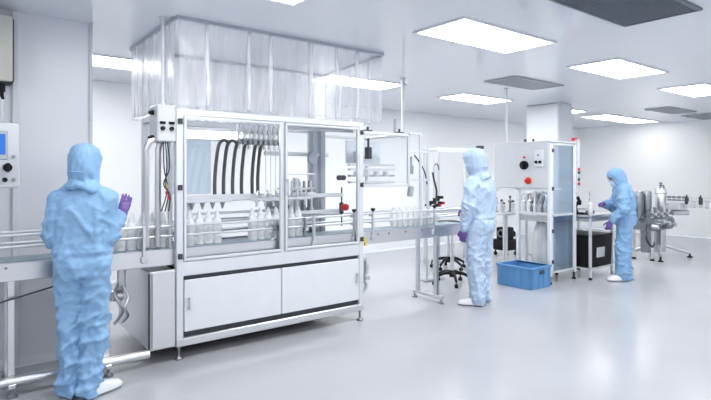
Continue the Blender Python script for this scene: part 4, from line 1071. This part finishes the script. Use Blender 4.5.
# worker at the conveyor on the left, back to the camera, right hand raised
person('person in light blue coverall at the left, back turned, purple gloved hand raised', (.715, 3.95, 0), R(-26), dict(S=.982, hood=.94,
    pelvis=(0, 0, .93), chest=(.005, .01, 1.25), neck=(.010, .005, 1.455), head=(.006, .018, 1.605), tilt=R(-7), roll=R(3), turn=R(-8), twist=R(4),
    hipL=(-.082, 0, .88), kneeL=(-.084, .012, .49), ankleL=(-.088, -.01, .09), toeL=(-.15, 1, 0),
    hipR=(.078, 0, .88), kneeR=(.074, .012, .49), ankleR=(.062, -.045, .09), toeR=(.72, .75, 0),
    shL=(-.158, .0, 1.36), elL=(-.178, -.02, 1.10), wrL=(-.17, .20, 1.10), hzL=(.35, .9, .1), hyL=(.5, -.1, -.6), curlL=.6,
    shR=(.148, .0, 1.36), elR=(.150, .02, 1.09), wrR=(.205, .235, 1.235), hzR=(.14, .42, .88), hyR=(-.25, .95, -.1), curlR=.16), 'cloth', 2.3, 1.69)
# worker in the middle, back to the camera
person('person in pale blue coverall standing in the middle with back turned, left arm hanging', (4.855, 3.93, 0), R(12), dict(S=.99, fat=.012,
    pelvis=(0, 0, .95), chest=(0, -.005, 1.30), neck=(-.008, .01, 1.505), head=(-.055, .035, 1.665), tilt=R(-10), roll=R(-5), turn=R(14), twist=R(-6),
    hipL=(-.09, 0, .90), kneeL=(-.10, .01, .50), ankleL=(-.105, -.03, .09), toeL=(-.55, 1, 0),
    hipR=(.09, 0, .90), kneeR=(.095, .012, .50), ankleR=(.098, .01, .09), toeR=(.1, 1, 0),
    shL=(-.185, .0, 1.41), elL=(-.262, .01, 1.14), wrL=(-.252, .075, .885), hzL=(.0, .12, -1), hyL=(1, .1, 0), curlL=.3,
    shR=(.18, .0, 1.41), elR=(.255, .0, 1.14), wrR=(.16, .22, 1.06), hzR=(-.5, .8, 0), hyR=(-.4, -.2, -.8), curlR=.5), 'cloth_pale', 5.1, 1.79)
# stooping worker at the bench, seen from the side
person('person in light blue coverall stooping over the steel bench on the right', (7.56, 3.56, 0), R(27), dict(fat=.014,
    pelvis=(0, -.01, .88), chest=(0, .01, 1.17), neck=(.0, .045, 1.345), head=(-.01, .095, 1.45), tilt=R(-27), roll=0, turn=R(18), twist=0,
    hipL=(-.085, -.01, .83), kneeL=(-.09, .02, .47), ankleL=(-.09, .02, .09), toeL=(-.6, 1, 0),
    hipR=(.085, -.01, .83), kneeR=(.09, .0, .47), ankleR=(.09, -.03, .09), toeR=(-.2, 1, 0),
    shL=(-.18, .02, 1.275), elL=(-.235, .01, 1.02), wrL=(-.235, .17, .84), hzL=(.05, .35, -1), hyL=(1, .2, 0), curlL=.35,
    shR=(.175, .03, 1.275), elR=(.19, .14, 1.04), wrR=(-.11, .27, 1.07), hzR=(-.95, .4, .2), hyR=(-.2, -.4, -.8), curlR=.55), 'cloth', 8.8, 1.60)

EXPO = 0.80

# ------------------------------------------------------------------ camera, world, view
cd = bpy.data.cameras.new('camera'); cam = link(bpy.data.objects.new('camera', cd))
cd.sensor_width = 36; cd.lens = 525 / 711 * 36; cd.shift_y = -26 / 711
cd.clip_start = .05; cd.clip_end = 100
cam.location = (0, 0, 1.5)
cam.rotation_euler = (PI / 2, 0, -math.atan2(.611, .791))
SC.camera = cam
w = bpy.data.worlds.new('world'); SC.world = w; w.use_nodes = True
w.node_tree.nodes['Background'].inputs['Color'].default_value = (.8, .88, 1, 1)
w.node_tree.nodes['Background'].inputs['Strength'].default_value = .3
SC.view_settings.view_transform = 'Standard'; SC.view_settings.look = 'None'
SC.view_settings.exposure = EXPO; SC.view_settings.gamma = 1; SC.view_settings.use_curve_mapping = False
SC.cycles.max_bounces = 12; SC.cycles.diffuse_bounces = 8; SC.cycles.transparent_max_bounces = 40; SC.cycles.glossy_bounces = 5
SC.cycles.sample_clamp_indirect = 6
SC.cycles.caustics_reflective = False; SC.cycles.caustics_refractive = False
